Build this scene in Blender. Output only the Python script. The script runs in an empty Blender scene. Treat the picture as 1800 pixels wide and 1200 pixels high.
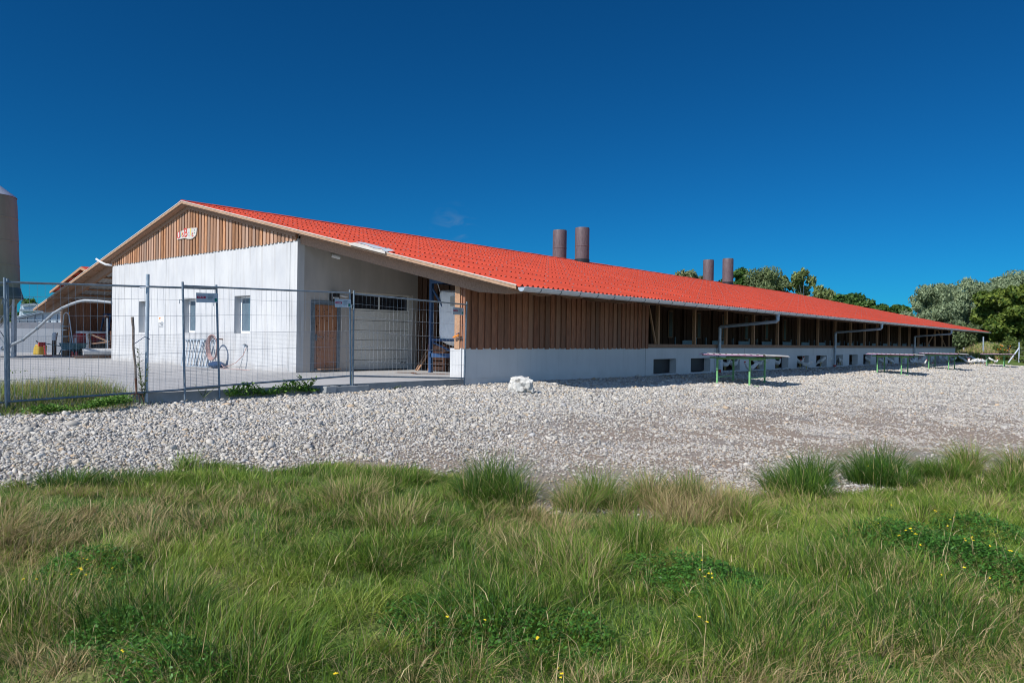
import bpy, bmesh, math, random
import numpy as np
from mathutils import Vector, Matrix
random.seed(7); RNG = np.random.default_rng(11)
R = math.radians
S = bpy.context.scene
COL = S.collection
# ------------------------------------------------------------------ camera
EYE = 1.045; F = 1298.9; YAW = R(40.858); PIT = R(-0.16); ROL = R(0.773)
fw = Vector((-math.sin(YAW), math.cos(YAW), 0)); rt = Vector((math.cos(YAW), math.sin(YAW), 0)); up = Vector((0, 0, 1))
f2 = fw*math.cos(PIT) + up*math.sin(PIT); u2 = up*math.cos(PIT) - fw*math.sin(PIT)
cr = rt*math.cos(ROL) + u2*math.sin(ROL); cu = u2*math.cos(ROL) - rt*math.sin(ROL)
cam = bpy.data.cameras.new('camera'); co = bpy.data.objects.new('camera', cam); COL.objects.link(co)
cam.sensor_width = 36; cam.lens = F/1800*36; cam.clip_start = .05; cam.clip_end = 8000
mw = Matrix((( cr.x, cu.x, -f2.x, 0), (cr.y, cu.y, -f2.y, 0), (cr.z, cu.z, -f2.z, EYE), (0, 0, 0, 1)))
co.matrix_world = mw
S.camera = co
# ------------------------------------------------------------------ light
SUN_EL = 42.0; SUN_AZ_IN = 5.0      # the sun stands behind the gable end, 5 degrees to the west of the ridge line
sd = Vector((math.sin(R(SUN_AZ_IN))*math.cos(R(SUN_EL)), math.cos(R(SUN_AZ_IN))*math.cos(R(SUN_EL)), -math.sin(R(SUN_EL))))
sl = bpy.data.lights.new('sun', 'SUN'); sl.energy = 4.6; sl.angle = R(.5); sl.color = (1, .965, .91)
so = bpy.data.objects.new('sun', sl); COL.objects.link(so); so.rotation_euler = sd.to_track_quat('-Z', 'Y').to_euler()
W = bpy.data.worlds.new('World'); S.world = W; W.use_nodes = True
n = W.node_tree.nodes; l = W.node_tree.links; n.clear()
out = n.new('ShaderNodeOutputWorld'); bg = n.new('ShaderNodeBackground'); sky = n.new('ShaderNodeTexSky')
sky.sky_type = 'NISHITA'; sky.sun_disc = False; sky.sun_elevation = R(SUN_EL)
sky.sun_rotation = R(180+SUN_AZ_IN); sky.altitude = 1500; sky.air_density = 1.0; sky.dust_density = 0; sky.ozone_density = 3.5
# polarised deep blue: the sky's own colour, its red and green held back
k1 = n.new('ShaderNodeVectorMath'); k1.operation = 'SCALE'; k1.inputs['Scale'].default_value = .083
gm = n.new('ShaderNodeGamma'); gm.inputs['Gamma'].default_value = 1.1
k2 = n.new('ShaderNodeVectorMath'); k2.operation = 'MULTIPLY'; k2.inputs[1].default_value = (.62, 6.7, 11.0)
l.new(sky.outputs[0], k1.inputs[0]); l.new(k1.outputs[0], gm.inputs[0]); l.new(gm.outputs[0], k2.inputs[0]); 
# a faint wisp of cloud standing at one bearing in the sky
tc = n.new('ShaderNodeTexCoord'); mp = n.new('ShaderNodeVectorMath'); mp.operation = 'DISTANCE'
wv = (f2*F + cr*(800-900) + cu*(600-400)).normalized()
mp.inputs[1].default_value = wv
nz = n.new('ShaderNodeTexNoise'); nz.inputs['Scale'].default_value = 20; nz.inputs['Detail'].default_value = 6; nz.inputs['Distortion'].default_value = .9
ms_ = n.new('ShaderNodeVectorMath'); ms_.operation = 'MULTIPLY'; ms_.inputs[1].default_value = (1, 1, 2.6)
l.new(tc.outputs['Generated'], mp.inputs[0]); l.new(tc.outputs['Generated'], ms_.inputs[0]); l.new(ms_.outputs[0], nz.inputs['Vector'])
mr = n.new('ShaderNodeMapRange'); mr.inputs['From Min'].default_value = .008; mr.inputs['From Max'].default_value = .036; mr.inputs['To Min'].default_value = 1; mr.inputs['To Max'].default_value = 0
nr = n.new('ShaderNodeMapRange'); nr.inputs['From Min'].default_value = .47; nr.inputs['From Max'].default_value = .68; nr.inputs['To Max'].default_value = .5
mu = n.new('ShaderNodeMath'); mu.operation = 'MULTIPLY'
l.new(mp.outputs['Value'], mr.inputs['Value']); l.new(nz.outputs[0], nr.inputs['Value']); l.new(mr.outputs[0], mu.inputs[0]); l.new(nr.outputs[0], mu.inputs[1])
mx = n.new('ShaderNodeMixRGB'); mx.inputs[2].default_value = (1.6, 3.0, 5.0, 1)
l.new(mu.outputs[0], mx.inputs[0]); l.new(k2.outputs[0], mx.inputs[1]); 
# added fill: sky away from the view direction brightened to lift shaded walls
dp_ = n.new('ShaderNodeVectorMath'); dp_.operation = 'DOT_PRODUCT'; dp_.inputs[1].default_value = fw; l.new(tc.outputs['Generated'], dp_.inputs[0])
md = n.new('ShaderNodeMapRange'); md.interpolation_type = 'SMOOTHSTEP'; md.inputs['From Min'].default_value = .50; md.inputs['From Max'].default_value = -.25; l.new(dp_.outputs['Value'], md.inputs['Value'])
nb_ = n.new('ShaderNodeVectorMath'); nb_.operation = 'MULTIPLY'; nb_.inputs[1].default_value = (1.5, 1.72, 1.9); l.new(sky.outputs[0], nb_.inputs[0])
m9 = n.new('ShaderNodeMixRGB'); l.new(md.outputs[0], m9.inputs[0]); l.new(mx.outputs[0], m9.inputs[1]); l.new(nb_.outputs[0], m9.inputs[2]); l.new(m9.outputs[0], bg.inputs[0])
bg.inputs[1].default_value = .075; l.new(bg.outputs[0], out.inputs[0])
S.view_settings.view_transform = 'Standard'; S.view_settings.look = 'None'; S.view_settings.exposure = .15; S.view_settings.gamma = 1
S.cycles.max_bounces = 6; S.cycles.diffuse_bounces = 3; S.cycles.transparent_max_bounces = 8; S.cycles.caustics_reflective = False; S.cycles.caustics_refractive = False
S.cycles.use_denoising = True; S.cycles.filter_width = 1.0; S.cycles.sample_clamp_indirect = 4

# ------------------------------------------------------------------ helpers
def sm(t): t = np.clip(t, 0, 1); return t*t*(3-2*t)
def lump(x, y): return .022*np.sin(x*1.3+.5*y)*np.sin(y*1.1-.4*x+1) + .014*np.sin(x*2.9+1.7*y+2) * np.sin(2.3*y-x)
def gh(x, y):
    """height of the open ground outside the yard"""
    x = np.asarray(x, float); y = np.asarray(y, float)
    e = x+12.2
    z = -.045 - .0040*np.clip(y-10, 0, 50) - .009*np.clip(10-y, 0, 10) - .30*sm(e/10)
    d = np.hypot(x, y)
    z = z + 1.25*sm((d-66)/22)*sm((y-25)/20)
    z = z + lump(x, y)*sm(e/2.5)*sm((60-d)/30+.3)
    dp_ = y*.7564-x*.6542
    z = z +   .035*(np.sin(x*5.3+1.3*np.sin(y*2.2))*np.sin(y*5.9+1.1*np.sin(x*2.7)+.7))*sm((7.2-dp_)/1.5)*sm(e/3)
    z = z + .05*np.exp(-((e-.9)**2/.5+(y-14.6)**2/2.2))
    z = z + .24*sm((.25-e)/.6)*sm((6-y)/1.5)
    inner = (e < -.35) & (d < 200) & (y > 4.95+np.minimum(x+12.6, 0)*.62+.35) & (x > -69)
    return np.where(inner, -.35, z)
def ray(px, py): return (f2*F + cr*(px-900) - cu*(py-600)).normalized()
O = Vector((0, 0, EYE))
def PX(px, py, X): d = ray(px, py); return O + d*(X/d.x)
def PY(px, py, Y): d = ray(px, py); return O + d*(Y/d.y)
def PZ(px, py, z): d = ray(px, py); return O + d*((z-EYE)/d.z)
def PD(px, py, D): d = ray(px, py); return O + d*(D/d.dot(f2))
def G(px, py):
    d = ray(px, py); t = 1.5
    while t < 300:
        p = O+d*t
        if p.z <= float(gh(p.x, p.y)): break
        t *= 1.01
    lo, hi = t/1.01, t
    for _ in range(14):
        m = (lo+hi)/2; p = O+d*m
        if p.z <= float(gh(p.x, p.y)): hi = m
        else: lo = m
    p = O+d*hi
    if hi > 70 or hi < 1.6:
        p = PZ(px, py, -.25)
    return p

def mat(name, c, c2=None, rough=.75, metal=0, ns=4, stretch=(1, 1, 1), bump=0, bs=40, var=0, var2=None, contrast=(.35, .65), spec=.4, detail=6, dirt=0):
    m = bpy.data.materials.new(name); m.use_nodes = True; t = m.node_tree; N = t.nodes; L = t.links
    b = N['Principled BSDF']; b.inputs['Roughness'].default_value = rough; b.inputs['Metallic'].default_value = metal
    b.inputs['Specular IOR Level'].default_value = spec
    tc = N.new('ShaderNodeTexCoord'); mp = N.new('ShaderNodeMapping'); mp.inputs['Scale'].default_value = stretch; L.new(tc.outputs['Object'], mp.inputs[0])
    no = N.new('ShaderNodeTexNoise'); no.inputs['Scale'].default_value = ns; no.inputs['Detail'].default_value = detail; no.inputs['Roughness'].default_value = .6; L.new(mp.outputs[0], no.inputs['Vector'])
    mr = N.new('ShaderNodeMapRange'); mr.inputs['From Min'].default_value = contrast[0]; mr.inputs['From Max'].default_value = contrast[1]; L.new(no.outputs[0], mr.inputs[0])
    mi = N.new('ShaderNodeMixRGB'); mi.inputs[1].default_value = (*c, 1); mi.inputs[2].default_value = (*(c2 or [k*.8 for k in c]), 1); L.new(mr.outputs[0], mi.inputs[0])
    last = mi.outputs[0]
    if var:
        at = N.new('ShaderNodeAttribute'); at.attribute_name = 'var'
        if var2:
            m2 = N.new('ShaderNodeMixRGB'); m2.inputs[2].default_value = (*var2, 1); mm = N.new('ShaderNodeMath'); mm.operation = 'MULTIPLY'; mm.inputs[1].default_value = .8
            L.new(at.outputs['Fac'], mm.inputs[0]); L.new(mm.outputs[0], m2.inputs[0]); L.new(last, m2.inputs[1]); last = m2.outputs[0]
        v = N.new('ShaderNodeMapRange'); v.inputs['To Min'].default_value = 1-var; v.inputs['To Max'].default_value = 1+var; 
        fr = N.new('ShaderNodeMath'); fr.operation = 'FRACT'; f7 = N.new('ShaderNodeMath'); f7.operation = 'MULTIPLY'; f7.inputs[1].default_value = 7.31
        L.new(at.outputs['Fac'], f7.inputs[0]); L.new(f7.outputs[0], fr.inputs[0]); L.new(fr.outputs[0], v.inputs[0])
        ml = N.new('ShaderNodeVectorMath'); ml.operation = 'SCALE'; L.new(last, ml.inputs[0]); L.new(v.outputs[0], ml.inputs['Scale']); last = ml.outputs[0]
    if dirt:
        sx = N.new('ShaderNodeSeparateXYZ'); L.new(tc.outputs['Object'], sx.inputs[0]); zr_ = N.new('ShaderNodeMapRange'); zr_.inputs['From Min'].default_value = .42; zr_.inputs['From Max'].default_value = -.15; L.new(sx.outputs['Z'], zr_.inputs[0])
        dn = N.new('ShaderNodeTexNoise'); dn.inputs['Scale'].default_value = 3.5; dn.inputs['Detail'].default_value = 8; L.new(tc.outputs['Object'], dn.inputs['Vector'])
        ad = N.new('ShaderNodeMath'); ad.operation = 'MULTIPLY_ADD'; ad.inputs[1].default_value = 1.0; L.new(zr_.outputs[0], ad.inputs[0]); L.new(dn.outputs[0], ad.inputs[2])
        r2 = N.new('ShaderNodeMapRange'); r2.inputs['From Min'].default_value = .82; r2.inputs['From Max'].default_value = 1.45; r2.inputs['To Max'].default_value = dirt; L.new(ad.outputs[0], r2.inputs[0])
        mp3 = N.new('ShaderNodeMapping'); mp3.inputs['Scale'].default_value = (3.2, 3.2, .16); L.new(tc.outputs['Object'], mp3.inputs[0]); n5 = N.new('ShaderNodeTexNoise'); n5.inputs['Scale'].default_value = 2.2; n5.inputs['Detail'].default_value = 7; L.new(mp3.outputs[0], n5.inputs['Vector'])
        r5 = N.new('ShaderNodeMapRange'); r5.inputs['From Min'].default_value = .54; r5.inputs['From Max'].default_value = .74; r5.inputs['To Max'].default_value = dirt*.55; L.new(n5.outputs[0], r5.inputs[0])
        mxx = N.new('ShaderNodeMath'); mxx.operation = 'MAXIMUM'; L.new(r2.outputs[0], mxx.inputs[0]); L.new(r5.outputs[0], mxx.inputs[1])
        dm = N.new('ShaderNodeMixRGB'); dm.inputs[2].default_value = (.30, .27, .24, 1); L.new(mxx.outputs[0], dm.inputs[0]); L.new(last, dm.inputs[1]); last = dm.outputs[0]
    L.new(last, b.inputs['Base Color'])
    if bump:
        n2 = N.new('ShaderNodeTexNoise'); n2.inputs['Scale'].default_value = bs; n2.inputs['Detail'].default_value = 4; L.new(mp.outputs[0], n2.inputs['Vector'])
        bu = N.new('ShaderNodeBump'); bu.inputs['Strength'].default_value = bump; bu.inputs['Distance'].default_value = .01; L.new(n2.outputs[0], bu.inputs['Height']); L.new(bu.outputs[0], b.inputs['Normal'])
    return m
def leafmat(name, trans=.25, rough=.55):
    m = bpy.data.materials.new(name); m.use_nodes = True; t = m.node_tree; N = t.nodes; L = t.links
    b = N['Principled BSDF']; b.inputs['Roughness'].default_value = rough; b.inputs['Specular IOR Level'].default_value = .3
    at = N.new('ShaderNodeAttribute'); at.attribute_name = 'col'; L.new(at.outputs['Color'], b.inputs['Base Color'])
    tr = N.new('ShaderNodeBsdfTranslucent'); L.new(at.outputs['Color'], tr.inputs[0])
    mi = N.new('ShaderNodeMixShader'); mi.inputs[0].default_value = trans; L.new(b.outputs[0], mi.inputs[1]); L.new(tr.outputs[0], mi.inputs[2])
    L.new(mi.outputs[0], N['Material Output'].inputs[0])
    return m
def tag(o, label=None, cat=None, group=None, kind=None):
    if label: o['label'] = label
    if cat: o['category'] = cat
    if group: o['group'] = group
    if kind: o['kind'] = kind
    return o
def empty(name, loc, label=None, cat=None, group=None, rz=0):
    o = bpy.data.objects.new(name, None); COL.objects.link(o); o.location = loc; o.rotation_euler.z = rz; o.empty_display_size = .2
    o['w'] = list(loc)
    return tag(o, label, cat, group)
def wl(p): return Vector(p['w']) if p is not None and 'w' in p else Vector((0, 0, 0))
class MB:
    def __init__(s): s.v = []; s.f = []; s.c = []
    def add(s, vs, fs, var=None):
        b = len(s.v); s.v += [tuple(v) for v in vs]; s.f += [tuple(i+b for i in f) for f in fs]
        if var is None: var = random.random()
        s.c += [var]*len(vs); return s
    def box(s, x0, x1, y0, y1, z0, z1, var=None):
        return s.add([(x0,y0,z0),(x1,y0,z0),(x1,y1,z0),(x0,y1,z0),(x0,y0,z1),(x1,y0,z1),(x1,y1,z1),(x0,y1,z1)],
                     [(0,3,2,1),(4,5,6,7),(0,1,5,4),(1,2,6,5),(2,3,7,6),(3,0,4,7)], var)
    def bar(s, a, b, w, h=None, upv=(0, 0, 1), var=None):
        a = Vector(a); b = Vector(b); h = h or w; d = (b-a).normalized(); u = Vector(upv)
        if abs(d.dot(u)) > .98: u = Vector((1, 0, 0))
        sx = d.cross(u).normalized(); u = sx.cross(d).normalized()
        q = [(-1,-1),(1,-1),(1,1),(-1,1)]
        vs = [a+sx*i*w/2+u*j*h/2 for i, j in q]+[b+sx*i*w/2+u*j*h/2 for i, j in q]
        return s.add(vs, [(3,2,1,0),(4,5,6,7),(0,1,5,4),(1,2,6,5),(2,3,7,6),(3,0,4,7)], var)
    def tube(s, pts, r, nseg=8, caps=True, var=None):
        pts = [Vector(p) for p in pts]; rr = r if isinstance(r, (list, tuple)) else [r]*len(pts)
        vs = []; fs = []; prev = None
        for i, p in enumerate(pts):
            d = (pts[min(i+1, len(pts)-1)]-pts[max(i-1, 0)]).normalized()
            if prev is None:
                u = Vector((0, 0, 1)) if abs(d.z) < .95 else Vector((1, 0, 0)); sx = d.cross(u).normalized()
            else: sx = (prev - d*prev.dot(d)).normalized()
            prev = sx; u = sx.cross(d)
            for k in range(nseg):
                a = 2*math.pi*k/nseg; vs.append(p+(sx*math.cos(a)+u*math.sin(a))*rr[i])
        for i in range(len(pts)-1):
            for k in range(nseg):
                k2 = (k+1) % nseg; fs.append((i*nseg+k, i*nseg+k2, (i+1)*nseg+k2, (i+1)*nseg+k))
        if caps: fs.append(tuple(range(nseg))[::-1]); fs.append(tuple((len(pts)-1)*nseg+k for k in range(nseg)))
        return s.add(vs, fs, var)
    def lathe(s, c, prof, nseg=24, var=None):
        vs = []; fs = []
        for r, z in prof:
            for k in range(nseg):
                a = 2*math.pi*k/nseg; vs.append((c[0]+r*math.cos(a), c[1]+r*math.sin(a), c[2]+z))
        for i in range(len(prof)-1):
            for k in range(nseg):
                k2 = (k+1) % nseg; fs.append((i*nseg+k, i*nseg+k2, (i+1)*nseg+k2, (i+1)*nseg+k))
        return s.add(vs, fs, var)
    def prism(s, poly, off, var=None):
        m = len(poly); off = Vector(off); vs = [Vector(p) for p in poly]+[Vector(p)+off for p in poly]
        fs = [tuple(range(m))[::-1], tuple(range(m, 2*m))]+[(i, (i+1) % m, m+(i+1) % m, m+i) for i in range(m)]
        return s.add(vs, fs, var)
    def build(s, name, m, parent=None, smooth=False, bevel=0):
        me = bpy.data.meshes.new(name); o0 = wl(parent)
        vs = np.array(s.v, float)
        if parent is None:
            lo, hi = vs.min(0), vs.max(0); o0 = Vector(((lo[0]+hi[0])/2, (lo[1]+hi[1])/2, lo[2]))
        me.from_pydata((vs-np.array(o0)).tolist(), [], s.f); me.update()
        at = me.attributes.new('var', 'FLOAT', 'POINT'); at.data.foreach_set('value', s.c)
        me.materials.append(m)
        bm = bmesh.new(); bm.from_mesh(me); bmesh.ops.recalc_face_normals(bm, faces=bm.faces); bm.to_mesh(me); bm.free()
        if smooth:
            me.polygons.foreach_set('use_smooth', [True]*len(me.polygons))
            try: me.set_sharp_from_angle(angle=R(40))
            except Exception: pass
        o = bpy.data.objects.new(name, me); COL.objects.link(o); o['w'] = list(o0)
        if parent is not None: o.parent = parent
        else: o.location = o0
        if bevel:
            b = o.modifiers.new('bevel', 'BEVEL'); b.width = bevel; b.segments = 2; b.limit_method = 'ANGLE'
        return o
def npmesh(name, V, Fq, m, parent=None, col=None, var=None, smooth=False, tri=False):
    me = bpy.data.meshes.new(name); k = Fq.shape[1]
    me.vertices.add(len(V)); me.vertices.foreach_set('co', np.asarray(V, np.float32).ravel())
    me.loops.add(Fq.size); me.loops.foreach_set('vertex_index', Fq.ravel().astype(np.int32))
    me.polygons.add(len(Fq)); me.polygons.foreach_set('loop_start', np.arange(0, Fq.size, k, dtype=np.int32)); me.polygons.foreach_set('loop_total', np.full(len(Fq), k, np.int32))
    if smooth: me.polygons.foreach_set('use_smooth', np.ones(len(Fq), bool))
    me.update(calc_edges=True)
    if col is not None:
        a = me.attributes.new('col', 'FLOAT_COLOR', 'POINT'); a.data.foreach_set('color', np.hstack([col, np.ones((len(col), 1))]).astype(np.float32).ravel())
    if var is not None:
        a = me.attributes.new('var', 'FLOAT', 'POINT'); a.data.foreach_set('value', np.asarray(var, np.float32))
    me.materials.append(m); o = bpy.data.objects.new(name, me); COL.objects.link(o)
    if parent is not None: o.parent = parent; o.location = -wl(parent)
    return o
def copy_tree(o, parent=None):
    c = o.copy(); COL.objects.link(c)
    if parent is not None: c.parent = parent
    for ch in list(o.children): copy_tree(ch, c)
    return c

# ------------------------------------------------------------------ materials
concrete = mat('pale_concrete', (.58, .58, .575), (.49, .495, .505), rough=.85, ns=1.6, stretch=(1, 1, .45), bump=.12, bs=30, contrast=(.36, .66), dirt=.6)
plinthM = mat('plinth_concrete', (.68, .685, .69), (.62, .625, .63), rough=.85, ns=1.2, stretch=(1, 1, .7), bump=.08, bs=40, dirt=.2)
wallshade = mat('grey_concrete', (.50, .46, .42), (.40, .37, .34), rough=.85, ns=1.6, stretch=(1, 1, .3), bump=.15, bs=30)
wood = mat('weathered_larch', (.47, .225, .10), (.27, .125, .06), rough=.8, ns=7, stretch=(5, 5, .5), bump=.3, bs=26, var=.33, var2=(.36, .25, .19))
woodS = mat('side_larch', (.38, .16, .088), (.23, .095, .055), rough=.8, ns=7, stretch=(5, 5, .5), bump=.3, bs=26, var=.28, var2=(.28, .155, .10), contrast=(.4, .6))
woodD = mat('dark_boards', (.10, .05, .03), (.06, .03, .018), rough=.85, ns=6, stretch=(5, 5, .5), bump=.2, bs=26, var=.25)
timber = mat('construction_timber', (.52, .31, .18), (.38, .21, .12), rough=.75, ns=9, stretch=(3, 1.2, 3), bump=.15, bs=30, var=.12)
vergeM = mat('verge_timber', (.44, .28, .18), (.33, .20, .125), rough=.8, ns=9, bump=.1)
timberG = mat('greyed_timber', (.33, .20, .135), (.23, .14, .09), rough=.8, ns=9, stretch=(3, 1, 3), bump=.15, bs=30, var=.15)
purlinM = mat('purlin_timber', (.42, .22, .12), (.30, .15, .08), rough=.8, ns=9, var=.15)
roofM = mat('red_fibre_cement', (.55, .070, .035), (.45, .055, .030), rough=.75, ns=1.3, stretch=(.35, 1.6, .35), bump=.08, bs=60, var=.10, contrast=(.35, .72), spec=.2)
roofU = mat('grey_fibre_underside', (.50, .50, .50), (.42, .42, .42), rough=.85, ns=3)
zinc = mat('galvanised_zinc', (.66, .70, .74), (.56, .60, .64), rough=.45, metal=.25, ns=6, spec=.5)
zincD = mat('galvanised_pipe', (.44, .50, .56), (.34, .40, .46), rough=.5, metal=.3, ns=9)
steelF = mat('fence_steel', (.22, .27, .31), (.15, .19, .23), rough=.5, metal=.4, ns=12)
wireM = mat('fence_wire', (.50, .52, .54), rough=.5, metal=.2, ns=12)
netM = mat('netting_wire', (.40, .41, .42), rough=.6, metal=.3)
screwM = mat('screw_caps', (.30, .22, .24), rough=.5)
stackM = mat('brown_vent_pipe', (.15, .108, .112), (.10, .07, .075), rough=.55, ns=9, stretch=(2, 2, .4), bump=.1)
whiteP = mat('white_paint', (.80, .80, .80), (.74, .74, .75), rough=.5)
doorM = mat('knotty_spruce', (.42, .195, .10), (.32, .14, .07), rough=.65, ns=5, stretch=(5, 5, .4), bump=.1, var=.14)
knotM = mat('knot', (.09, .035, .018), rough=.7)
creamM = mat('sectional_door_panel', (.82, .82, .78), (.76, .76, .72), rough=.5)
blackM = mat('black_plastic', (.02, .02, .024), rough=.5)
glassM = mat('dark_glass', (.02, .022, .028), (.03, .03, .035), rough=.35, spec=.3)
glassB = mat('blue_grey_glass', (.10, .15, .19), (.13, .18, .22), rough=.08, spec=.8)
blueF = mat('blue_painted_steel', (.03, .075, .18), (.02, .055, .13), rough=.45)
bagM = mat('woven_white_fabric', (.88, .88, .88), (.80, .80, .82), rough=.9, ns=5, bump=.5, bs=9)
greenM = mat('green_painted_steel', (.20, .48, .20), (.14, .36, .13), rough=.5)
redM = mat('red_paint', (.42, .03, .03), (.30, .02, .02), rough=.45)
yellowM = mat('yellow_plastic', (.62, .42, .05), rough=.5)
orangeM = mat('orange_plastic', (.75, .25, .03), rough=.5)
rubberM = mat('rubber', (.025, .025, .025), rough=.8)
pinkM = mat('faded_pink_hose', (.50, .33, .30), rough=.7)
hen = mat('white_feathers', (.74, .73, .70), (.62, .60, .56), rough=.9, ns=14, bump=.4, bs=40)
combM = mat('red_comb', (.55, .02, .02), rough=.6)
legM = mat('hen_leg', (.55, .42, .14), rough=.7)
boulderM = mat('limestone', (.62, .60, .55), (.20, .18, .15), rough=.95, ns=7, bump=1.0, bs=12, contrast=(.52, .68), detail=9)
rustM = mat('rusty_iron', (.16, .075, .045), (.08, .04, .03), rough=.85, ns=20)
oldwood = mat('grey_ash_handle', (.24, .20, .17), (.12, .10, .09), rough=.9, ns=18, bump=.6, bs=40)
yardM = mat('yard_concrete', (.44, .43, .42), (.36, .355, .35), rough=.9, ns=.9, bump=.25, bs=24)
slabM = mat('slab_edge', (.34, .35, .35), (.25, .26, .26), rough=.9, ns=4, bump=.2, bs=24)
purpleM = mat('faded_purple_sheet', (.42, .22, .44), (.50, .28, .42), rough=.6, ns=3)
creamS = mat('pale_roof_sheet', (.60, .56, .50), (.50, .46, .42), rough=.7, ns=3)
filmM = mat('white_film', (.72, .73, .74), rough=.35)
asphalt = mat('grey_asphalt', (.30, .30, .30), rough=.9)
siloM = mat('beige_green_grp', (.215, .235, .165), (.165, .185, .125), rough=.5, ns=1.5, stretch=(1, 1, .2))

# ------------------------------------------------------------------ ground sheet (one sheet to the horizon)
GB = np.array([[-900,5.2],[-300,5.4],[0,6.1],[200,6.6],[400,7.35],[560,7.8],[700,7.5],[800,7.0],[900,6.5],[1000,6.15],[1250,6.3],[1330,6.7],[1440,7.2],[1500,7.1],[1560,7.5],[1620,7.6],[1690,8.0],[1760,7.8],[1800,8.0],[2300,8.2],[3000,9]])
def cam_dl(x, y):
    dep = x*fw.x+y*fw.y; lat = x*rt.x+y*rt.y; return dep, lat
def bound(x, y):
    """signed metres from the edge of the meadow: > 0 is gravel"""
    dep, lat = cam_dl(x, y); dd = np.maximum(dep, .3); px = 900+F*lat/dd
    px = np.clip(px, -900, 3000)
    return np.where(dep > .3, dep-np.interp(px, GB[:,0], GB[:,1]), -5) + .18*np.sin(lat*2.3)+.12*np.sin(lat*5.1+1)
rad = np.concatenate([np.linspace(.5, 10, 110)[:-1], np.linspace(10, 30, 90), np.geomspace(30.6, 4000, 110)]); A_ = 420
th = np.linspace(0, 2*np.pi, A_, endpoint=False)
gx = (rad[:, None]*np.cos(th)).ravel(); gy = (rad[:, None]*np.sin(th)).ravel(); gz = gh(gx, gy)
V = np.vstack([[[0, 0, float(gh(0, 0))]], np.stack([gx, gy, gz], 1)])
i = np.arange(len(rad)-1)[:, None]*A_; j = np.arange(A_)[None, :]; j2 = (j+1) % A_
Q = np.stack([1+i+j, 1+i+A_+j, 1+i+A_+j2, 1+i+j2], -1).reshape(-1, 4)
bd = bound(gx, gy); e_ = gx+12.2
grav = sm(bd/.5+.5)*np.where((gy > -14) & (gy < 72) & (gx < 32), 1, 0)*np.where(e_ < 24, 1, 0)
lim = (gx*.0+1)
far = sm((66-np.hypot(gx, gy))/3)
grav = grav*far
worn = sm((gx+9.5)/5)*sm((26-gy)/14)
gm_ = bpy.data.materials.new('open_ground'); gm_.use_nodes = True; t = gm_.node_tree; N = t.nodes; L = t.links
b = N['Principled BSDF']; b.inputs['Roughness'].default_value = .95; b.inputs['Specular IOR Level'].default_value = .2
tcn = N.new('ShaderNodeTexCoord'); vo = N.new('ShaderNodeTexVoronoi'); vo.inputs['Scale'].default_value = 42; L.new(tcn.outputs['Object'], vo.inputs['Vector'])
rp = N.new('ShaderNodeValToRGB'); L.new(vo.outputs['Color'], rp.inputs[0])
els = rp.color_ramp.elements; els[0].color = (.22, .20, .185, 1); els[1].color = (.52, .50, .47, 1); e2 = els.new(.35); e2.color = (.34, .33, .315, 1); e3 = els.new(.6); e3.color = (.42, .365, .31, 1); e4 = els.new(.8); e4.color = (.38, .39, .41, 1)
dk = N.new('ShaderNodeMapRange'); dk.inputs['From Min'].default_value = .1; dk.inputs['From Max'].default_value = .75; dk.inputs['To Min'].default_value = 1.0; dk.inputs['To Max'].default_value = .55; L.new(vo.outputs['Distance'], dk.inputs[0])
sc_ = N.new('ShaderNodeVectorMath'); sc_.operation = 'SCALE'; L.new(rp.outputs[0], sc_.inputs[0]); L.new(dk.outputs[0], sc_.inputs['Scale'])
n1 = N.new('ShaderNodeTexNoise'); n1.inputs['Scale'].default_value = .7; n1.inputs['Detail'].default_value = 7; L.new(tcn.outputs['Object'], n1.inputs['Vector'])
m1 = N.new('ShaderNodeMapRange'); m1.inputs['From Min'].default_value = .30; m1.inputs['From Max'].default_value = .46; L.new(n1.outputs[0], m1.inputs[0])
aw = N.new('ShaderNodeAttribute'); aw.attribute_name = 'worn'; mw_ = N.new('ShaderNodeMath'); mw_.operation = 'MULTIPLY'; L.new(m1.outputs[0], mw_.inputs[0]); L.new(aw.outputs['Fac'], mw_.inputs[1])
ms = N.new('ShaderNodeMixRGB'); ms.inputs[2].default_value = (.29, .23, .18, 1); L.new(mw_.outputs[0], ms.inputs[0]); L.new(sc_.outputs[0], ms.inputs[1])
# meadow colour
n3 = N.new('ShaderNodeTexNoise'); n3.inputs['Scale'].default_value = .35; n3.inputs['Detail'].default_value = 8; n3.inputs['Roughness'].default_value = .7; L.new(tcn.outputs['Object'], n3.inputs['Vector'])
r3 = N.new('ShaderNodeValToRGB'); L.new(n3.outputs[0], r3.inputs[0]); q = r3.color_ramp.elements; q[0].position = .35; q[0].color = (.05, .10, .018, 1); q[1].position = .65; q[1].color = (.25, .21, .09, 1); q3 = q.new(.5); q3.color = (.10, .17, .035, 1)
ag = N.new('ShaderNodeAttribute'); ag.attribute_name = 'grav'; mg = N.new('ShaderNodeMixRGB'); L.new(ag.outputs['Fac'], mg.inputs[0]); L.new(r3.outputs[0], mg.inputs[1]); L.new(ms.outputs[0], mg.inputs[2]); L.new(mg.outputs[0], b.inputs['Base Color'])
bu = N.new('ShaderNodeBump'); bu.inputs['Strength'].default_value = .7; bu.inputs['Distance'].default_value = .02; bu.invert = True; L.new(vo.outputs['Distance'], bu.inputs['Height']); L.new(bu.outputs[0], b.inputs['Normal'])
g = npmesh('ground', V, Q, gm_, smooth=True)
for nm, arr in (('grav', grav), ('worn', worn)):
    a = g.data.attributes.new(nm, 'FLOAT', 'POINT'); a.data.foreach_set('value', np.concatenate([[0], arr]).astype(np.float32))
tag(g, kind='structure')

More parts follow.
